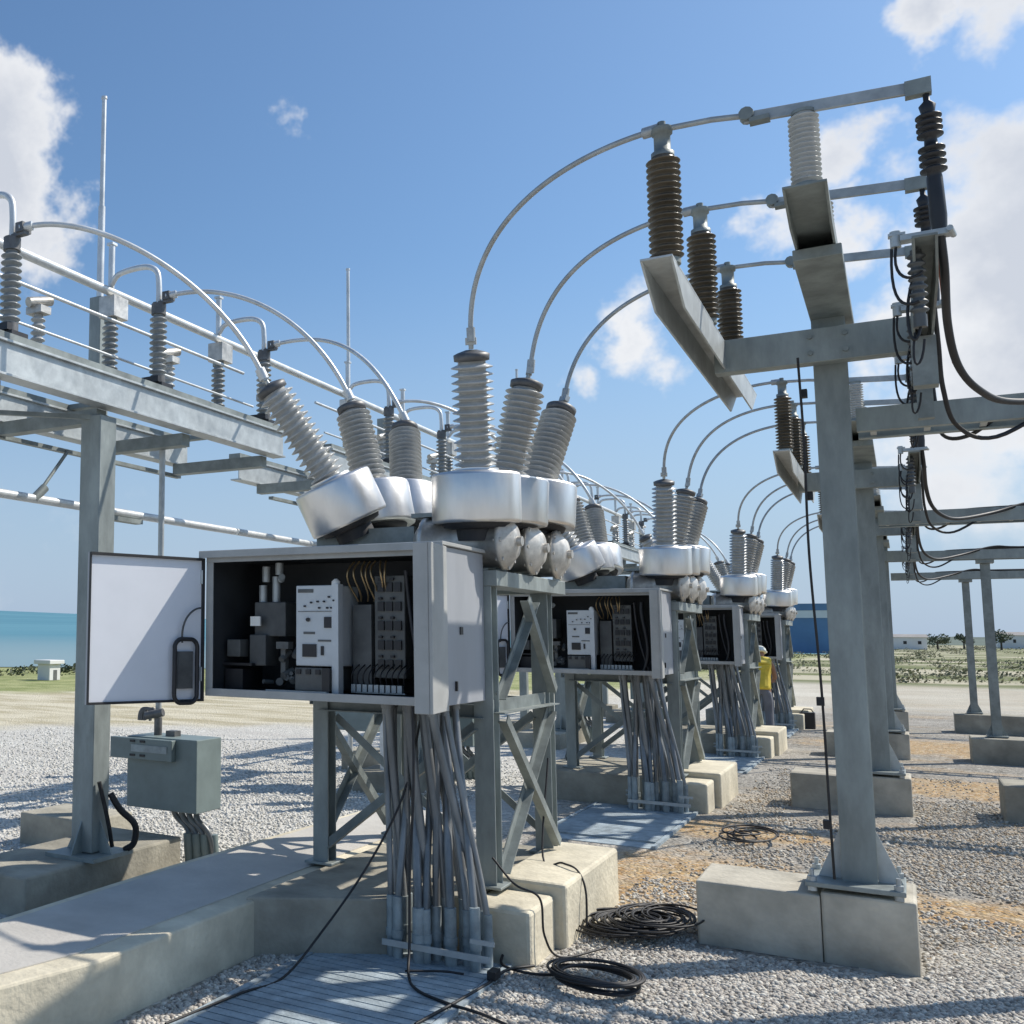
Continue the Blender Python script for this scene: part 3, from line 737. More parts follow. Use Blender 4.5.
# cable trays to the right with their own posts
for k in range(4):
    y=6.85+k*S
    R=empty('cable_tray',(1.5,y,0),'galvanised cable tray reaching right from the %s termination post'%ORD[k],'cable tray','cable trays on the right')
    def L_(x): return x-1.5
    m=MB(); m.box(L_(-.16),L_(3.3),-.15,-.138,2.80,2.93); m.box(L_(-.16),L_(3.3),.138,.15,2.80,2.93)
    m.box(L_(-.16),L_(3.3),-.137,-.10,2.80,2.808); m.box(L_(-.16),L_(3.3),.10,.137,2.80,2.808)
    m.build('side_rail',M['galv'],R)
    m=MB()
    for i in range(14): m.box(L_(-.1+i*.25),L_(-.07+i*.25),-.1,.1,2.812,2.83)
    m.build('rung',M['galv_l'],R)
    for x in ((.98,1.12,.99,.99)[k],3.1):
        m=MB(); m.box(L_(x)-.055,L_(x)+.055,-.06,-.05,.37,2.74); m.box(L_(x)-.055,L_(x)+.055,.05,.06,.37,2.74); m.box(L_(x)-.008,L_(x)+.008,-.05,.05,.37,2.74)
        m.box(L_(x)-.10,L_(x)+.10,-.12,.12,2.745,2.795); m.box(L_(x)-.12,L_(x)+.12,-.12,.12,.35,.368); m.build('post',M['galv_d'],R)
        m=MB()
        for sx in (-1,1): m.add([(L_(x)+sx*.056,-.005,.37),(L_(x)+sx*.12,-.005,.37),(L_(x)+sx*.056,-.005,.52),(L_(x)+sx*.056,.005,.37),(L_(x)+sx*.12,.005,.37),(L_(x)+sx*.056,.005,.52)],[(0,1,2),(5,4,3),(0,3,4,1),(1,4,5,2),(2,5,3,0)])
        m.build('gusset',M['galv_d'],R)
    m=MB(); m.box(.68,2.6,y-.3,y+.32,-.05,.34)
    f=m.build('concrete_footing',M['conc2'],None,.015); tag(f,'long concrete footing under the post of the %s cable tray'%ORD[k],'footing','footings of the cable trays')

# ------------------------------------------------------------------ disconnect switch structures (left)
def make_left():
    R=empty('switch_structure',(0,0,0),'','steel structure')
    px,py=-4.47,5.35
    m=MB(); w=.085; m.box(px-w,px+w,py-w,py+w,.255,3.10); m.build('post',M['galv'],R,.004,1)
    m=MB(); m.box(px-.2,px+.2,py-.2,py+.2,.225,.25)
    for a,b in ((1,0),(-1,0),(0,1),(0,-1)):
        p=V((px+a*w,py+b*w,.25)); q=V((px+a*(w+.1),py+b*(w+.1),.25)); r=V((px+a*w,py+b*w,.45)); s=V((b*.005,a*.005,0))
        m.add([p-s,q-s,r-s,p+s,q+s,r+s],[(0,1,2),(5,4,3),(0,3,4,1),(1,4,5,2),(2,5,3,0)])
    m.build('base_plate',M['galv'],R)
    m=MB(); m.box(-4.9-.06,-4.9+.06,7.9,8.02,.25,3.1); m.box(-4.9-.1,-4.9+.1,7.8,8.1,.24,.25)
    m2=MB(); m2.box(-5.46,-5.34,6.38,6.50,.25,4.40); m2.build('post',M['galv'],R,.003,1)
    for xb,name in ((-4.40,'beam'),(-5.40,'beam')):
        m=MB(); ya,yb=2.9,7.66
        m.box(xb+.04,xb+.05,ya,yb,3.17,3.36); m.box(xb-.05,xb+.075,ya,yb,3.361,3.375); m.box(xb-.05,xb+.075,ya,yb,3.155,3.169)
        bm=m.build(name,M['galv_l'],R,.001,1)
        m=MB(); m.box(xb-.07,xb+.06,ya,yb,3.376,3.42); m.build('top_strip',M['galv_d'],bm)
    for y in (3.3,4.35,5.35,6.35,7.5):
        m=MB(); m.box(-5.36,-4.45,y-.05,y+.05,3.06,3.153); m.build('cross_member',M['galv_d'],R)
    m=MB(); m.bar((-5.4,3.6,3.06),(-5.4,7.6,3.06),.05,.03); m.bar((-5.34,4.4,3.09),(-4.46,5.3,3.09),.03,.03); m.build('tie_bar',M['galv_d'],R)
    for y in (4.46,5.98,7.50):
        m=MB(); m.box(-4.56,-4.36,y-.07,y+.07,3.421,3.455); m.box(-4.53,-4.38,y-.09,y-.05,3.456,3.50); m.build('insulator_seat',M['blk'],R)
        m=MB(); insulator(m,(-4.45,y,3.52),(-4.45,y,3.98),.038,.066,10,20); i1=m.build('insulator',M['porcd'],R)
        m=MB(); m.cyl((-4.45,y,3.455),(-4.45,y,3.52),.055,n=12); m.cyl((-4.45,y,3.98),(-4.45,y,4.06),.055,n=12); m.box(-4.49,-4.33,y-.02,y+.02,4.061,4.08); m.box(-4.40,-4.34,y-.03,y+.05,4.08,4.14); m.build('fitting',M['capm'],i1)
        yy=y+.08
        m=MB(); insulator(m,(-4.97,yy,3.50),(-4.97,yy,4.02),.038,.064,11,18); i2=m.build('insulator',M['porcd'],R)
        m=MB(); m.cyl((-4.97,yy,3.42),(-4.97,yy,3.50),.05,n=12); m.box(-5.35,-4.46,yy-.04,yy+.04,3.378,3.418); m.cyl((-4.97,yy,4.02),(-4.97,yy,4.06),.05,n=12); m.build('fitting',M['galv_d'],i2)
        m=MB(); m.box(-5.05,-4.90,yy-.05,yy+.13,4.062,4.23); m.build('bracket',M['bell'],R,.004,1)
        m=MB(); m.cyl((-4.97,yy,4.30),(-4.97,yy,4.64),.025,n=12); m.box(-5.0,-4.94,yy-.03,yy+.03,4.641,4.66); m.build('contact_post',M['wirel'],R)
        m=MB(); pts=[(-4.95,yy-.02,4.32),(-4.88,yy-.03,4.38),(-4.72,yy-.05,4.39),(-4.56,yy-.07,4.37),(-4.47,y+.0,4.31),(-4.45,y,4.2),(-4.45,y,4.06)]
        m.tube(spline(pts,6),.022,10); m.build('elbow_tube',M['wirel'],R)
        # small blade support insulator
        ys=y+.62
        m=MB(); insulator(m,(-4.80,ys,3.50),(-4.80,ys,3.80),.030,.052,6,16); m.build('insulator',M['porc'],R)
        m=MB(); m.box(-4.87,-4.73,ys-.05,ys+.05,3.801,3.85); m.cyl((-4.82,ys-.08,3.87),(-4.78,ys+.10,3.92),.035,n=10); m.box(-4.85,-4.75,ys-.04,ys+.04,3.40,3.499); m.build('jaw',M['bell'],R)
    m=MB(); m.tube([(-4.72,3.3,3.93),(-4.72,7.6,3.93)],.014,8); m.tube([(-4.62,3.3,3.62),(-4.62,7.6,3.62)],.010,8); m.build('operating_rod',M['wirel'],R)
    m=MB(); m.tube([(-4.72,6.42,3.16),(-4.72,6.42,.97)],.024,10); m.build('drive_pipe',M['galv_l'],R)
    # low rail
    m=MB(); m.tube([(-5.38,2.9,2.645),(-5.38,8.52,2.645)],.034,10); m.build('low_rail',M['wirel'],R)
    m=MB(); m.tube([(-5.36,6.05,3.06),(-5.37,5.75,2.70)],.014,8); m.cyl((-5.38,5.70,2.64),(-5.36,5.80,2.74),.035,n=10); m.box(-5.42,-5.34,6.40,7.0,2.57,2.608); m.build('strut',M['galv_d'],R)
    # conductor at foot of the post
    m=MB(); m.tube(spline([(-4.33,5.38,.62),(-4.28,5.42,.52),(-4.22,5.5,.42),(-4.24,5.52,.30),(-4.30,5.5,.25)],6),.022,8); m.tube(spline([(-4.36,5.3,.7),(-4.33,5.36,.45),(-4.34,5.42,.28)],6),.014,8); m.build('earth_cable',M['cable'],R)
    return R
LS=make_left()
ll=['nearest left hand steel post and beams carrying disconnect switch insulators','second disconnect switch structure on the left, behind the nearest breaker','third disconnect switch structure on the left','farthest disconnect switch structure on the left']
for k in range(4):
    o=LS if k==0 else copy_tree(LS)
    o.location=(0,k*S,0); tag(o,ll[k],'steel structure','disconnect switch structures on the left')
    y=k*S
    m=MB(); m.box(-4.98,-4.34,4.62+y,6.2+y,-.05,.225); f=m.build('concrete_footing',M['conc2'],None,.015); tag(f,'long concrete footing under the %s left hand switch structure'%ORD[k],'footing','footings of the switch structures')
    m=MB(); m.box(-5.9,-5.2,6.2+y,6.75+y,-.05,.24); f=m.build('concrete_footing',M['conc2'],None,.015); tag(f,'square concrete footing under the rear post of the %s left hand structure'%ORD[k],'footing','rear footings of the switch structures')
# the long tube bus running over all bays
m=MB(); m.tube([(-4.97,4.1,4.27),(-4.97,26.,4.27)],.034,12); tag(m.build('tube_bus',M['wirel']),'long straight aluminium bus tube running over the left hand structures','bus tube')
# lightning masts
for i,(x,y,zb,zt) in enumerate(((-5.4,6.44,4.40,6.16),(-5.4,11.09,3.4,6.08),(-5.4,17.74,4.4,6.3))):
    m=MB(); m.cyl((x,y,zb),(x,y,zb+(zt-zb)*.45),.030,n=10); m.cyl((x,y,zb+(zt-zb)*.45),(x,y,zt-.02),.022,.020,n=10); m.cyl((x,y,zt-.02),(x,y,zt),.026,n=10)
    if i==1: m.cyl((x,y,.0),(x,y,3.4),.03,n=10)
    tag(m.build('lightning_rod',M['wirel']),['tall pale lightning rod on the nearest left structure','thin lightning rod rising behind the middle left arc conductors','farthest lightning rod on the left structures'][i],'lightning rod','lightning rods')

# motor operator box on the left
for k in range(4):
    y=k*S
    R=empty('operator_box',(-4.55,6.35+y,.1),'green grey operator box on conduits beside the %s left hand structure'%ORD[k],'operator box','operator boxes on the left')
    m=MB(); m.box(-.28,.34,-.16,.16,.29,.80); m.build('body',M['ctl'],R,.006,2)
    m=MB(); m.box(-.40,.16,-.215,-.163,.64,.79); m.build('front_cover',M['ctl'],R,.004,1)
    m=MB(); 
    for x in (-.19,-.10): 
        for z in (.67,.77): m.box(x-.022,x+.022,-.222,-.216,z-.008,z+.008)
    m.build('vent_slot',M['blk'],R)
    m=MB(); m.box(-.20,.12,-.221,-.2155,.695,.745); m.build('name_strip',M['condl'],R)
    m=MB(); rr=random.Random(4)
    m.cyl((-.12,0,.80),(-.12,0,.93),.03,n=12)
    for j in range(6):
        a=rr.uniform(-.8,.8); m.tube(bez((-.12,0,.88),(-.12+.1*a,0,1.02),(-.2+.15*a,0,1.03),(-.16+.2*a,0,.90),10),.012,6)
    m.cyl((-.2,-.05,.94),(-.06,-.02,.97),.03,n=10); m.box(-.02,.06,-.04,.04,.80,.84); m.build('linkage',M['capm'],R)
    for j in range(4):
        x=.02+j*.06; m=MB(); m.tube(spline([(x,.02*j,.29),(x+.03,.02,.22),(x+.13,.03,.12),(x+.16,.02*j,-.1)],6),.022,8); c=m.build('conduit',M['cond'],R)
        m=MB(); m.cyl((x+.16,.02*j,-.1),(x+.14,.02*j,.12),.034,n=12); m.build('coupling',M['ctl'],c)
# another, white framed cabinet beyond the nearest breaker on the left
R=empty('operator_box',(-5.1,10.6,0),'dark green box on white legs seen under the nearest breaker cabinet','operator box')
m=MB(); m.box(-.33,.33,-.15,.15,.62,1.12); m.build('body',M['ctl'],R,.01,2)
m=MB(); m.box(-.42,-.36,-.15,-.09,0,1.2); m.box(.36,.42,-.15,-.09,0,1.2); m.build('leg',M['wirel'],R)

# ------------------------------------------------------------------ jumper conductors
def jump(pts_fn, name, mt, labels, group, r):
    for k in range(4):
        for j in range(3):
            m=MB(); p=[V(q)+V((0,k*S,0)) for q in pts_fn(j)]
            pts=bez(*p,n=36); m.tube(pts,r,10); m.cyl(pts[0]-(pts[1]-pts[0]).normalized()*.02,pts[0]+(pts[1]-pts[0]).normalized()*.06,r*1.7,n=10); m.cyl(pts[-2],pts[-1]+(pts[-1]-pts[-2]).normalized()*.02,r*1.9,n=10)
            tag(m.build(name,mt),labels(k,j),'conductor',group)
PH=['front','middle','rear']
bt=[(-1.934,5.53,3.31),(-1.845,6.345,3.30),(-1.845,7.13,3.28)]
def rj(j):
    a=V(bt[j]); e=V((-.84,YI[j],3.99)); lean=(V((-.01,-.05,.5)),V((.05,.0,.45)),V((.06,.05,.42)))[j]
    return a, a+lean*1.0+V((0,0,.02)), V((e.x-.62,e.y+.12,e.z+.02)), e
jump(rj,'arched_conductor',M['wire'],lambda k,j:'grey conductor arching right from the %s right bushing of the %s breaker'%(PH[j],ORD[k]),'arched conductors to the right hand posts',.014)
lt=[(-3.25,5.47,3.25),(-3.08,6.34,3.27),(-3.025,7.16,3.26)]
lefty=(4.46,5.98,7.50)
def lj(j):
    a=V((-4.36,lefty[j],4.11)); e=V(lt[j])
    return a, a+V((.46,.18,.10)), e+V((-.22,-.12,.58)), e
jump(lj,'arched_conductor',M['wirel'],lambda k,j:'pale conductor arching left from the %s left bushing of the %s breaker'%(PH[j],ORD[k]),'arched conductors to the left hand structures',.017)

# ------------------------------------------------------------------ loose cables on the ground
def coil(cx,cy,rx,ry,turns,r,seed,jit,z=.03):
    rr=random.Random(seed); pts=[]; n=turns*18
    ph=[rr.uniform(0,6) for _ in range(4)]
    for i in range(n):
        a=2*PI*i/18; t=i/n
        q=1+jit*math.sin(a*.37+ph[0])+jit*.6*math.sin(a*.73+ph[1])
        pts.append((cx+rx*q*math.cos(a)+.05*jit*math.sin(a*.21+ph[2]),cy+ry*q*math.sin(a),z+.05*abs(math.sin(a*.17+ph[3]))+r))
    return pts
m=MB()
for s in range(5): m.tube(spline(coil(-1.44+.055*s,6.27+.035*s,.15-.005*s,.19,8,.006,s+1,.42,.02+.012*s),2),.006,5)
tag(m.build('tangled_cable',M['cable']),'dark tangled heap of thin cable beside the concrete blocks','cable','loose cable on the gravel')
m=MB(); m.tube(spline(coil(-1.30,5.28,.19,.17,9,.006,9,.10),2),.007,6)
m.tube(spline([(-1.12,5.3,.03),(-1.4,5.33,.03),(-1.6,5.25,.03),(-1.75,5.3,.03),(-1.79,5.42,.05)],6),.007,6)
tag(m.build('coiled_cable',M['cable']),'ring shaped coil of black cable on the near gravel','cable','loose cable on the gravel')
m=MB(); m.tube(spline(coil(-1.17,9.7,.13,.22,5,.006,4,.5),2),.008,5)
tag(m.build('tangled_cable',M['cable']),'small dark cable tangle on the gravel between the breaker and the second footing','cable','loose cable on the gravel')
m=MB(); m.tube(spline([(-2.15,5.30,1.31),(-2.2,5.26,1.0),(-2.26,5.2,.75),(-2.38,5.05,.45),(-2.5,4.8,.18),(-2.55,4.5,.03),(-2.6,4.2,.03),(-2.66,3.7,.03)],8),.006,6)
tag(m.build('loose_cable',M['cable']),'thin black cable drooping from the nearest cabinet across the trench cover','cable','loose cable on the gravel')
m=MB(); m.tube(spline([(-2.12,5.08,1.29),(-2.10,5.03,.9),(-2.12,5.02,.5),(-2.11,4.98,.15),(-2.06,4.85,.035),(-1.95,4.7,.03),(-1.78,4.62,.03),(-1.6,4.55,.04),(-1.45,4.5,.03)],8),.007,6)
m.tube(spline([(-2.1,4.9,.04),(-1.95,5.0,.04),(-1.85,5.02,.04)],6),.006,6)
tag(m.build('loose_cable',M['cable']),'black cable falling in front of the conduits and curving right on the gravel','cable','loose cable on the gravel')
m=MB(); m.tube(spline([(-1.62,5.38,.03),(-1.7,5.20,.04),(-1.72,5.0,.03),(-1.75,4.7,.03),(-1.8,4.3,.03)],8),.007,6); m.box(-1.74,-1.70,5.03,5.11,.03,.07)
tag(m.build('loose_cable',M['cable']),'black cable with a plug running along the right edge of the trench cover','cable','loose cable on the gravel')
m=MB(); m.tube(spline([(-1.9,6.7,.9),(-1.86,6.4,.36),(-1.72,6.3,.355),(-1.61,6.2,.345),(-1.555,6.15,.25),(-1.54,6.1,.05),(-1.5,6.05,.03)],8),.006,6)
m.tube(spline([(-1.86,5.5,.5),(-1.72,5.42,.40),(-1.62,5.5,.33),(-1.60,5.50,.15),(-1.55,5.6,.03),(-1.4,5.9,.03)],8),.006,6)
tag(m.build('loose_cable',M['cable']),'thin black cable looped over the cream concrete blocks','cable','loose cable on the gravel')

# ------------------------------------------------------------------ person
def person(loc, rz):
    R=empty('person',loc,'person in yellow vest and pale helmet leaning forward beside the farthest breaker','person')
    R.rotation_euler=(0,0,rz)
    def skin(name,verts,edges,rad,mt,parent,root=0,sub=2):
        me=bpy.data.meshes.new(name); me.from_pydata(verts,edges,[]); me.materials.append(mt)
        o=bpy.data.objects.new(name,me); C.objects.link(o); o.parent=parent
        o.modifiers.new('skin','SKIN'); 
        for i,r in enumerate(rad):
            me.skin_vertices[0].data[i].radius=(r if isinstance(r,tuple) else (r,r))
        me.skin_vertices[0].data[root].use_root=True
        s=o.modifiers.new('sub','SUBSURF'); s.levels=sub; s.render_levels=sub
        for p in me.polygons: p.use_smooth=True
        return o
    # facing +x locally, bent forward at the hip
    v=[(0,0,.93),(.05,0,1.08),(.15,0,1.25),(.24,0,1.37),(.29,0,1.43),(.34,0,1.50),(.37,0,1.56),
       (0,.09,.88),(.06,.11,.49),(.0,.12,.08),(.14,.13,.04),
       (0,-.09,.88),(.0,-.11,.49),(-.12,-.12,.08),(.02,-.13,.04),
       (.24,.18,1.33),(.34,.22,1.08),(.52,.17,1.0),(.59,.16,.99),
       (.24,-.18,1.33),(.32,-.23,1.08),(.50,-.18,1.02),(.57,-.17,1.01)]
    e=[(0,1),(1,2),(2,3),(3,4),(4,5),(5,6),(0,7),(7,8),(8,9),(9,10),(0,11),(11,12),(12,13),(13,14),(3,15),(15,16),(16,17),(17,18),(3,19),(19,20),(20,21),(21,22)]
    r=[.12,.12,.135,.11,.055,.085,.075,.085,.06,.042,.035,.085,.06,.042,.035,.055,.042,.032,.028,.055,.042,.032,.028]
    skin('body',v,e,r,M['skin'],R)
    # trousers
    skin('trousers',[(0,0,.97),(0,0,.90),(0,.09,.86),(.06,.11,.49),(.0,.12,.12),(0,-.09,.86),(.0,-.11,.49),(-.12,-.12,.12)],[(0,1),(1,2),(2,3),(3,4),(1,5),(5,6),(6,7)],[.13,.14,.105,.078,.07,.105,.078,.07],M['jean'],R)
    skin('vest',[(.0,0,.84),(.05,0,1.08),(.15,0,1.25),(.22,0,1.36),(.24,.17,1.34),(.24,-.17,1.34),(.27,0,1.41)],[(0,1),(1,2),(2,3),(3,4),(3,5),(3,6)],[.19,.175,.19,.15,.10,.10,.09],M['vest'],R,1)
    m=MB(); m.lathe((.335,0,1.53),(.385,0,1.66),[(0,.105),(.02,.125),(.03,.108),(.08,.098),(.12,.06),(.14,.01)],20); m.build('helmet',M['hat'],R)
    m=MB()
    for x,y in ((.02,.12),(-.1,-.12)):
        m=MB(); m.box(x-.05,x+.17,y-.045,y+.045,0,.07); m.box(x-.05,x+.05,y-.04,y+.04,.071,.14)
        m.build('boot',M['boot'],R,.02,2)
    # face and hands
    m=MB(); m.cyl((.40,0,1.515),(.445,0,1.505),.014,.006,n=8); m.box(.41,.425,-.03,.03,1.465,1.472)
    for y in (-.03,.03): m.cyl((.40,y,1.54),(.415,y,1.54),.01,n=8)
    m.build('face',M['skin'],R)
    for y,x0,z0 in ((.16,.59,.99),(-.17,.57,1.01)):
        m=MB()
        for f_ in range(4): m.tube([(x0,y-.025+f_*.017,z0),(x0+.045,y-.027+f_*.018,z0-.005),(x0+.08-.006*abs(f_-1.5),y-.027+f_*.018,z0-.03)],.008,6)
        m.tube([(x0-.02,y-.03,z0),(x0+.02,y-.055,z0-.01),(x0+.04,y-.06,z0-.025)],.009,6)
        m.build('hand',M['skin'],R)
    return R
    return R
person((-2.07,20.0,0),math.radians(95)).scale=(.93,.93,.93)
# black tool case on the ground by the person
m=MB(); m.box(-1.72,-1.48,22.65,22.85,0,.30); m.tube([(-1.7,22.75,.3),(-1.66,22.75,.36),(-1.54,22.75,.36),(-1.5,22.75,.3)],.012,6)
tag(m.build('tool_case',M['blk'],None,.02),'small black tool case on the ground to the right of the person','tool case')

# ------------------------------------------------------------------ far buildings, scrub, trees
R=empty('blue_building',(-7.3,150,0),'blue clad building with pale band beyond the farthest breaker','building')
m=MB(); m.box(-3.6,.2,0,10,0,3.1); m.build('wall',M['blue'],R)
m=MB(); m.box(-3.7,.3,-.1,10.1,3.1,3.75); m.build('band',M['whb'],R)
m=MB(); m.box(-3.75,.35,-.15,10.15,3.75,4.35); m.build('roof',M['blue'],R); R.scale=(1.42,1.42,1.42)
for (x,y,w_,d_,h_,lab) in ((-1.2,246,9.5,8,3.0,'long low white building on the skyline right of the nearest post'),(24.,330,9,8,4.2,'pale block on the right skyline between the two thin posts'),(43,420,14,9,5.5,'grey building at the far right of the skyline')):
    R=empty('distant_building',(x,y,0),lab,'building'); R['group']='far buildings on the skyline'
    m=MB(); m.box(-w_/2,w_/2,0,d_,0,h_*.8); wl=m.build('wall',M['whb'] if y<400 else M['roof'],R)
    m=MB(); m.add([(-w_/2-.3,-.3,h_*.8+.01),(w_/2+.3,-.3,h_*.8+.01),(w_/2+.3,d_+.3,h_*.8+.01),(-w_/2-.3,d_+.3,h_*.8+.01),(-w_/2,d_/2,h_),(w_/2,d_/2,h_)],[(0,1,5,4),(2,3,4,5),(0,4,3),(1,2,5),(3,2,1,0)]); m.build('roof',M['roof'],R)
    for i in range(4):
        m=MB(); xx=-w_/2+w_*(i+.5)/4; m.box(xx-.28,xx+.28,-.04,-.005,h_*.35,h_*.55); m.build('window',M['blk'],R)
# small white hut on the shore at the left
R=empty('white_hut',(-24.9,27.4,0),'small white hut on the grass near the sea, far left','hut')
m=MB(); m.box(-.28,.28,-.28,.28,0,.56); m.build('wall',M['whb'],R,.02); m=MB(); m.box(-.38,.38,-.38,.38,.56,.70); m.build('roof',M['whb'],R,.02)
m=MB(); m.box(.282,.29,-.08,.1,0,.36); m.build('door',M['rack'],R)

def leaf_cloud(mb,cx,cy,cz,rx,ry,rz,n,s,rr):
    for _ in range(n):
        while True:
            a,b,c=rr.uniform(-1,1),rr.uniform(-1,1),rr.uniform(-1,1)
            if a*a+b*b+c*c<1: break
        p=V((cx+a*rx,cy+b*ry,cz+c*rz)); q=V((rr.gauss(0,1),rr.gauss(0,1),rr.gauss(0,1))).normalized(); u=q.orthogonal().normalized()*s*rr.uniform(.6,1.3); w=q.cross(u)
        mb.add([p-u,p+w*.6,p+u,p-w*.6],[(0,1,2,3)])
rr=random.Random(21)
m=MB()
for _ in range(600):
    y=50+ (rr.random()**1.3)*330; x=rr.uniform(-.26,.24)*y*1.0+rr.uniform(-3,3)
    s=rr.uniform(.2,.55)*(1+y*.005); leaf_cloud(m,x,y,s*.16,s*2.0,s*1.5,s*.32,70,s*.13,rr)
tag(m.build('scrub',M['scrub']),'dry low scrub covering the flat land to the right','scrub',kind='stuff')
m=MB()
for _ in range(60):
    d=rr.uniform(40,47); a=math.radians(rr.uniform(36,50)); s=rr.uniform(.15,.4)
    leaf_cloud(m,-math.sin(a)*d,math.cos(a)*d,s*.4,s*1.8,s*1.5,s*.5,30,s*.25,rr)
tag(m.build('shore_bushes',M['leaf']),'low green bushes along the shore at the left','bushes',kind='stuff')
tsp=[(16.5,270,4.2,'dark tree on the skyline just right of the thin tray post'),(36,300,4.6,'dark tree on the skyline at the far right edge'),(5.5,260,2.8,'small rounded tree on the skyline beside the white building'),(11.,290,3.0,'low spreading tree on the skyline left of the thin posts')]
for x,y,h_,lab in tsp:
    R=empty('tree',(x,y,0),lab,'tree','distant trees on the skyline')
    m=MB(); m.cyl((0,0,0),(0,0,h_*.6),.22,.1,n=8); m.tube([(0,0,h_*.4),(.6,0,h_*.7)],.08,6); m.tube([(0,0,h_*.4),(-.6,.2,h_*.7)],.08,6); m.build('trunk',M['bark'],R)
    m=MB()
    for _ in range(7): leaf_cloud(m,rr.uniform(-1.3,1.3),rr.uniform(-1,1),h_*.68+rr.uniform(-.8,.9),1.1,1.,.7,70,.22,rr)
    m.build('crown',M['scrubd'],R)

# ------------------------------------------------------------------ camera
cam=bpy.data.cameras.new('camera'); co=bpy.data.objects.new('camera',cam); C.objects.link(co); sc.camera=co
fw=V((-0.5503963,0.8273793,0.1118362)); r=V((0.8331803,0.5529121,0.0099371)); u=V((0.0536138,-0.0986491,0.9936770))
co.matrix_world=Matrix(((r.x,u.x,-fw.x,0),(r.y,u.y,-fw.y,0),(r.z,u.z,-fw.z,1.65),(0,0,0,1)))
cam.sensor_width=36; cam.lens=36*1040/1024; cam.shift_x=(512-210)/1024; cam.shift_y=(517-512)/1024
cam.clip_start=.05; cam.clip_end=6000

# ------------------------------------------------------------------ light
SUN=V((.65,.68,1.0)).normalized()
el=math.asin(SUN.z); az=math.atan2(SUN.x,SUN.y)
sd=bpy.data.lights.new('sun','SUN'); so=bpy.data.objects.new('sun',sd); C.objects.link(so)
sd.energy=5.0; sd.angle=math.radians(.5); sd.color=(1,.935,.84)
so.rotation_euler=SUN.to_track_quat('Z','Y').to_euler()
W=bpy.data.worlds.new('World'); sc.world=W; W.use_nodes=True; nt=W.node_tree; N=nt.nodes; L=nt.links
bg=N['Background']; sky=N.new('ShaderNodeTexSky'); sky.sky_type='NISHITA'; sky.sun_disc=False
sky.sun_elevation=el; sky.sun_rotation=az; sky.air_density=1.1; sky.dust_density=1.2; sky.ozone_density=2.5; sky.altitude=0
tc=N.new('ShaderNodeTexCoord')
def wm(op,a,b=None,c=None):
    n=N.new('ShaderNodeMath'); n.operation=op
    for i,x in enumerate((a,b,c)):
        if x is None: continue
        if isinstance(x,(int,float)): n.inputs[i].default_value=x
        else: L.new(x,n.inputs[i])
    return n.outputs[0]
nz=N.new('ShaderNodeTexNoise'); nz.inputs['Scale'].default_value=7.; nz.inputs['Detail'].default_value=6; nz.inputs['Roughness'].default_value=.58; L.new(tc.outputs['Generated'],nz.inputs['Vector'])
wn=N.new('ShaderNodeTexNoise'); wn.inputs['Scale'].default_value=11.; wn.inputs['Detail'].default_value=5; wn.inputs['Roughness'].default_value=.6; L.new(tc.outputs['Generated'],wn.inputs['Vector'])
ws=N.new('ShaderNodeVectorMath'); ws.operation='SUBTRACT'; L.new(wn.outputs['Color'],ws.inputs[0]); ws.inputs[1].default_value=(.5,.5,.5)
wa=N.new('ShaderNodeVectorMath'); wa.operation='MULTIPLY_ADD'; L.new(ws.outputs[0],wa.inputs[0]); wa.inputs[1].default_value=(.16,.16,.13); L.new(tc.outputs['Generated'],wa.inputs[2])
nf=N.new('ShaderNodeTexNoise'); nf.inputs['Scale'].default_value=3.2; nf.inputs['Detail'].default_value=6; L.new(tc.outputs['Generated'],nf.inputs['Vector'])
def blob(d,rad,dens=1.):
    n=N.new('ShaderNodeVectorMath'); n.operation='DISTANCE'; L.new(wa.outputs[0],n.inputs[0]); n.inputs[1].default_value=d
    x=wm('DIVIDE',n.outputs['Value'],rad); x=wm('MULTIPLY',wm('SUBTRACT',1.,x),dens)
    return x
bl=[((-.655,.632,.425),.10,1.5),((-.66,.65,.385),.085,1.2),((-.605,.655,.435),.05,.8),
    ((.085,.883,.468),.062,1.0),((.03,.893,.455),.038,.8),
    ((.125,.955,.26),.155,1.8),((.08,.965,.235),.095,1.3),((.085,.95,.30),.055,1.1),
    ((-.074,.938,.339),.042,.6),((-.01,.948,.315),.05,.7),
    ((-.187,.946,.265),.05,.7),((-.24,.945,.222),.035,.5),((-.437,.782,.445),.028,.42),((-.022,.925,.38),.03,.5),((.03,.99,.14),.10,.55),((-.70,.70,.10),.09,.1)]
acc=None
for d,rad,dn in bl:
    x=blob(d,rad,dn); acc=x if acc is None else wm('MAXIMUM',acc,x)
raw=wm('ADD',acc,wm('MULTIPLY',wm('SUBTRACT',nz.outputs['Fac'],.5),1.5))
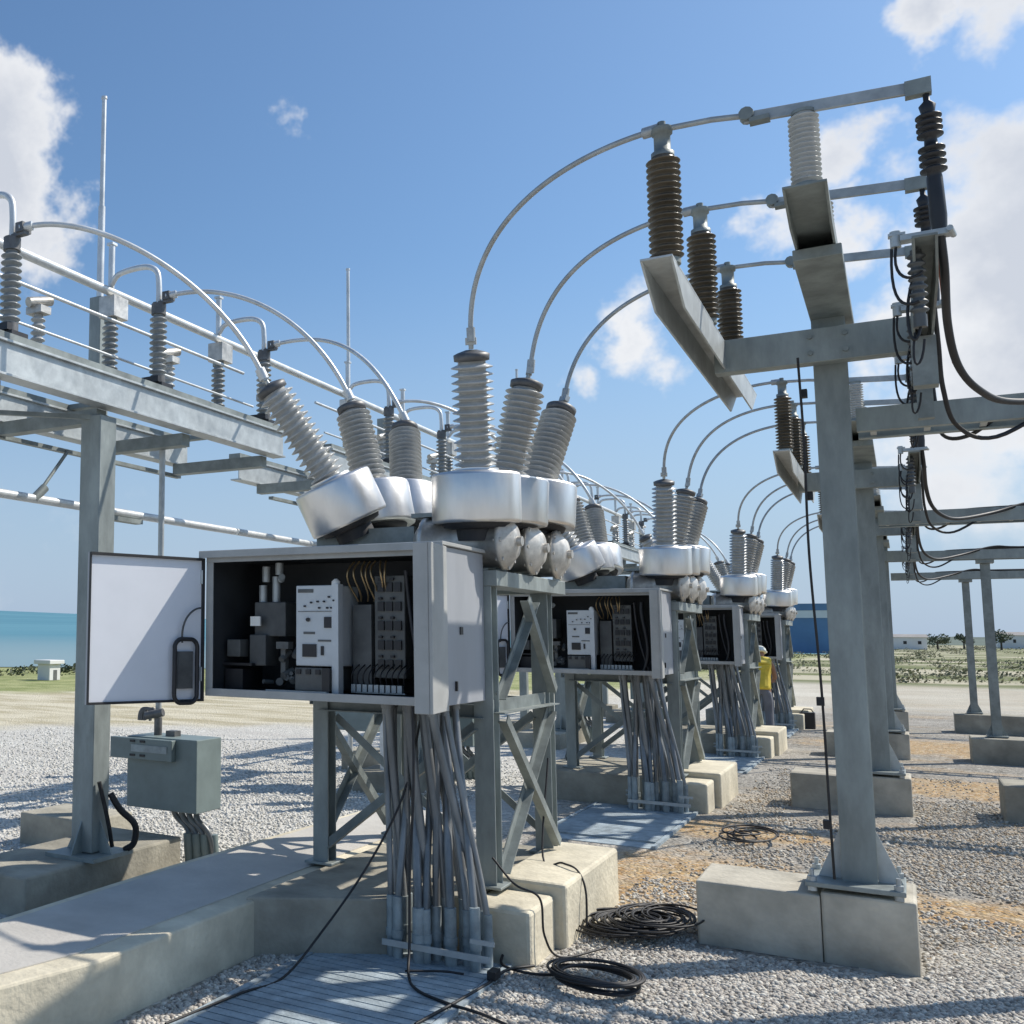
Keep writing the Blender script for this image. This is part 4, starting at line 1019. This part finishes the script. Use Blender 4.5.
mr=N.new('ShaderNodeMapRange'); mr.interpolation_type='SMOOTHSTEP'; mr.inputs['From Min'].default_value=.08; mr.inputs['From Max'].default_value=.50; L.new(raw,mr.inputs['Value'])
# thin haze veil low on the sky
sp=N.new('ShaderNodeSeparateXYZ'); L.new(tc.outputs['Generated'],sp.inputs[0])
hz=N.new('ShaderNodeMapRange'); hz.interpolation_type='SMOOTHSTEP'; hz.inputs['From Min'].default_value=.36; hz.inputs['From Max'].default_value=.0; L.new(sp.outputs['Z'],hz.inputs['Value'])
hv=wm('MULTIPLY',hz.outputs['Result'],wm('MULTIPLY_ADD',nf.outputs['Fac'],.35,.68))
mxh=N.new('ShaderNodeMix'); mxh.data_type='RGBA'; L.new(hv,mxh.inputs['Factor'])
# white of the clouds: bright top, grey inside
sh=N.new('ShaderNodeValToRGB'); L.new(wm('ADD',raw,wm('MULTIPLY',wm('SUBTRACT',nf.outputs['Fac'],.5),1.5)),sh.inputs['Fac'])
K=1.0
sh.color_ramp.elements[0].position=.35; sh.color_ramp.elements[0].color=(7.4,7.5,7.7,1); sh.color_ramp.elements[1].position=1.; sh.color_ramp.elements[1].color=(5.3,5.6,6.2,1)
tint=N.new('ShaderNodeMix'); tint.data_type='RGBA'; tint.blend_type='MULTIPLY'; tint.inputs['Factor'].default_value=1.; L.new(sky.outputs['Color'],tint.inputs[6]); tint.inputs[7].default_value=(.84,1.04,1.17,1)
L.new(tint.outputs[2],mxh.inputs[6]); mxh.inputs[7].default_value=(3.6,4.6,6.1,1)
mx=N.new('ShaderNodeMix'); mx.data_type='RGBA'; L.new(wm('MULTIPLY',mr.outputs['Result'],.95),mx.inputs['Factor']); L.new(mxh.outputs[2],mx.inputs[6]); L.new(sh.outputs['Color'],mx.inputs[7])
L.new(mx.outputs[2],bg.inputs['Color']); bg.inputs['Strength'].default_value=.12
sc.view_settings.view_transform='Standard'; sc.view_settings.look='None'; sc.view_settings.exposure=0; sc.view_settings.gamma=1

sc.cycles.max_bounces=6; sc.cycles.diffuse_bounces=3; sc.cycles.glossy_bounces=3; sc.cycles.transmission_bounces=2
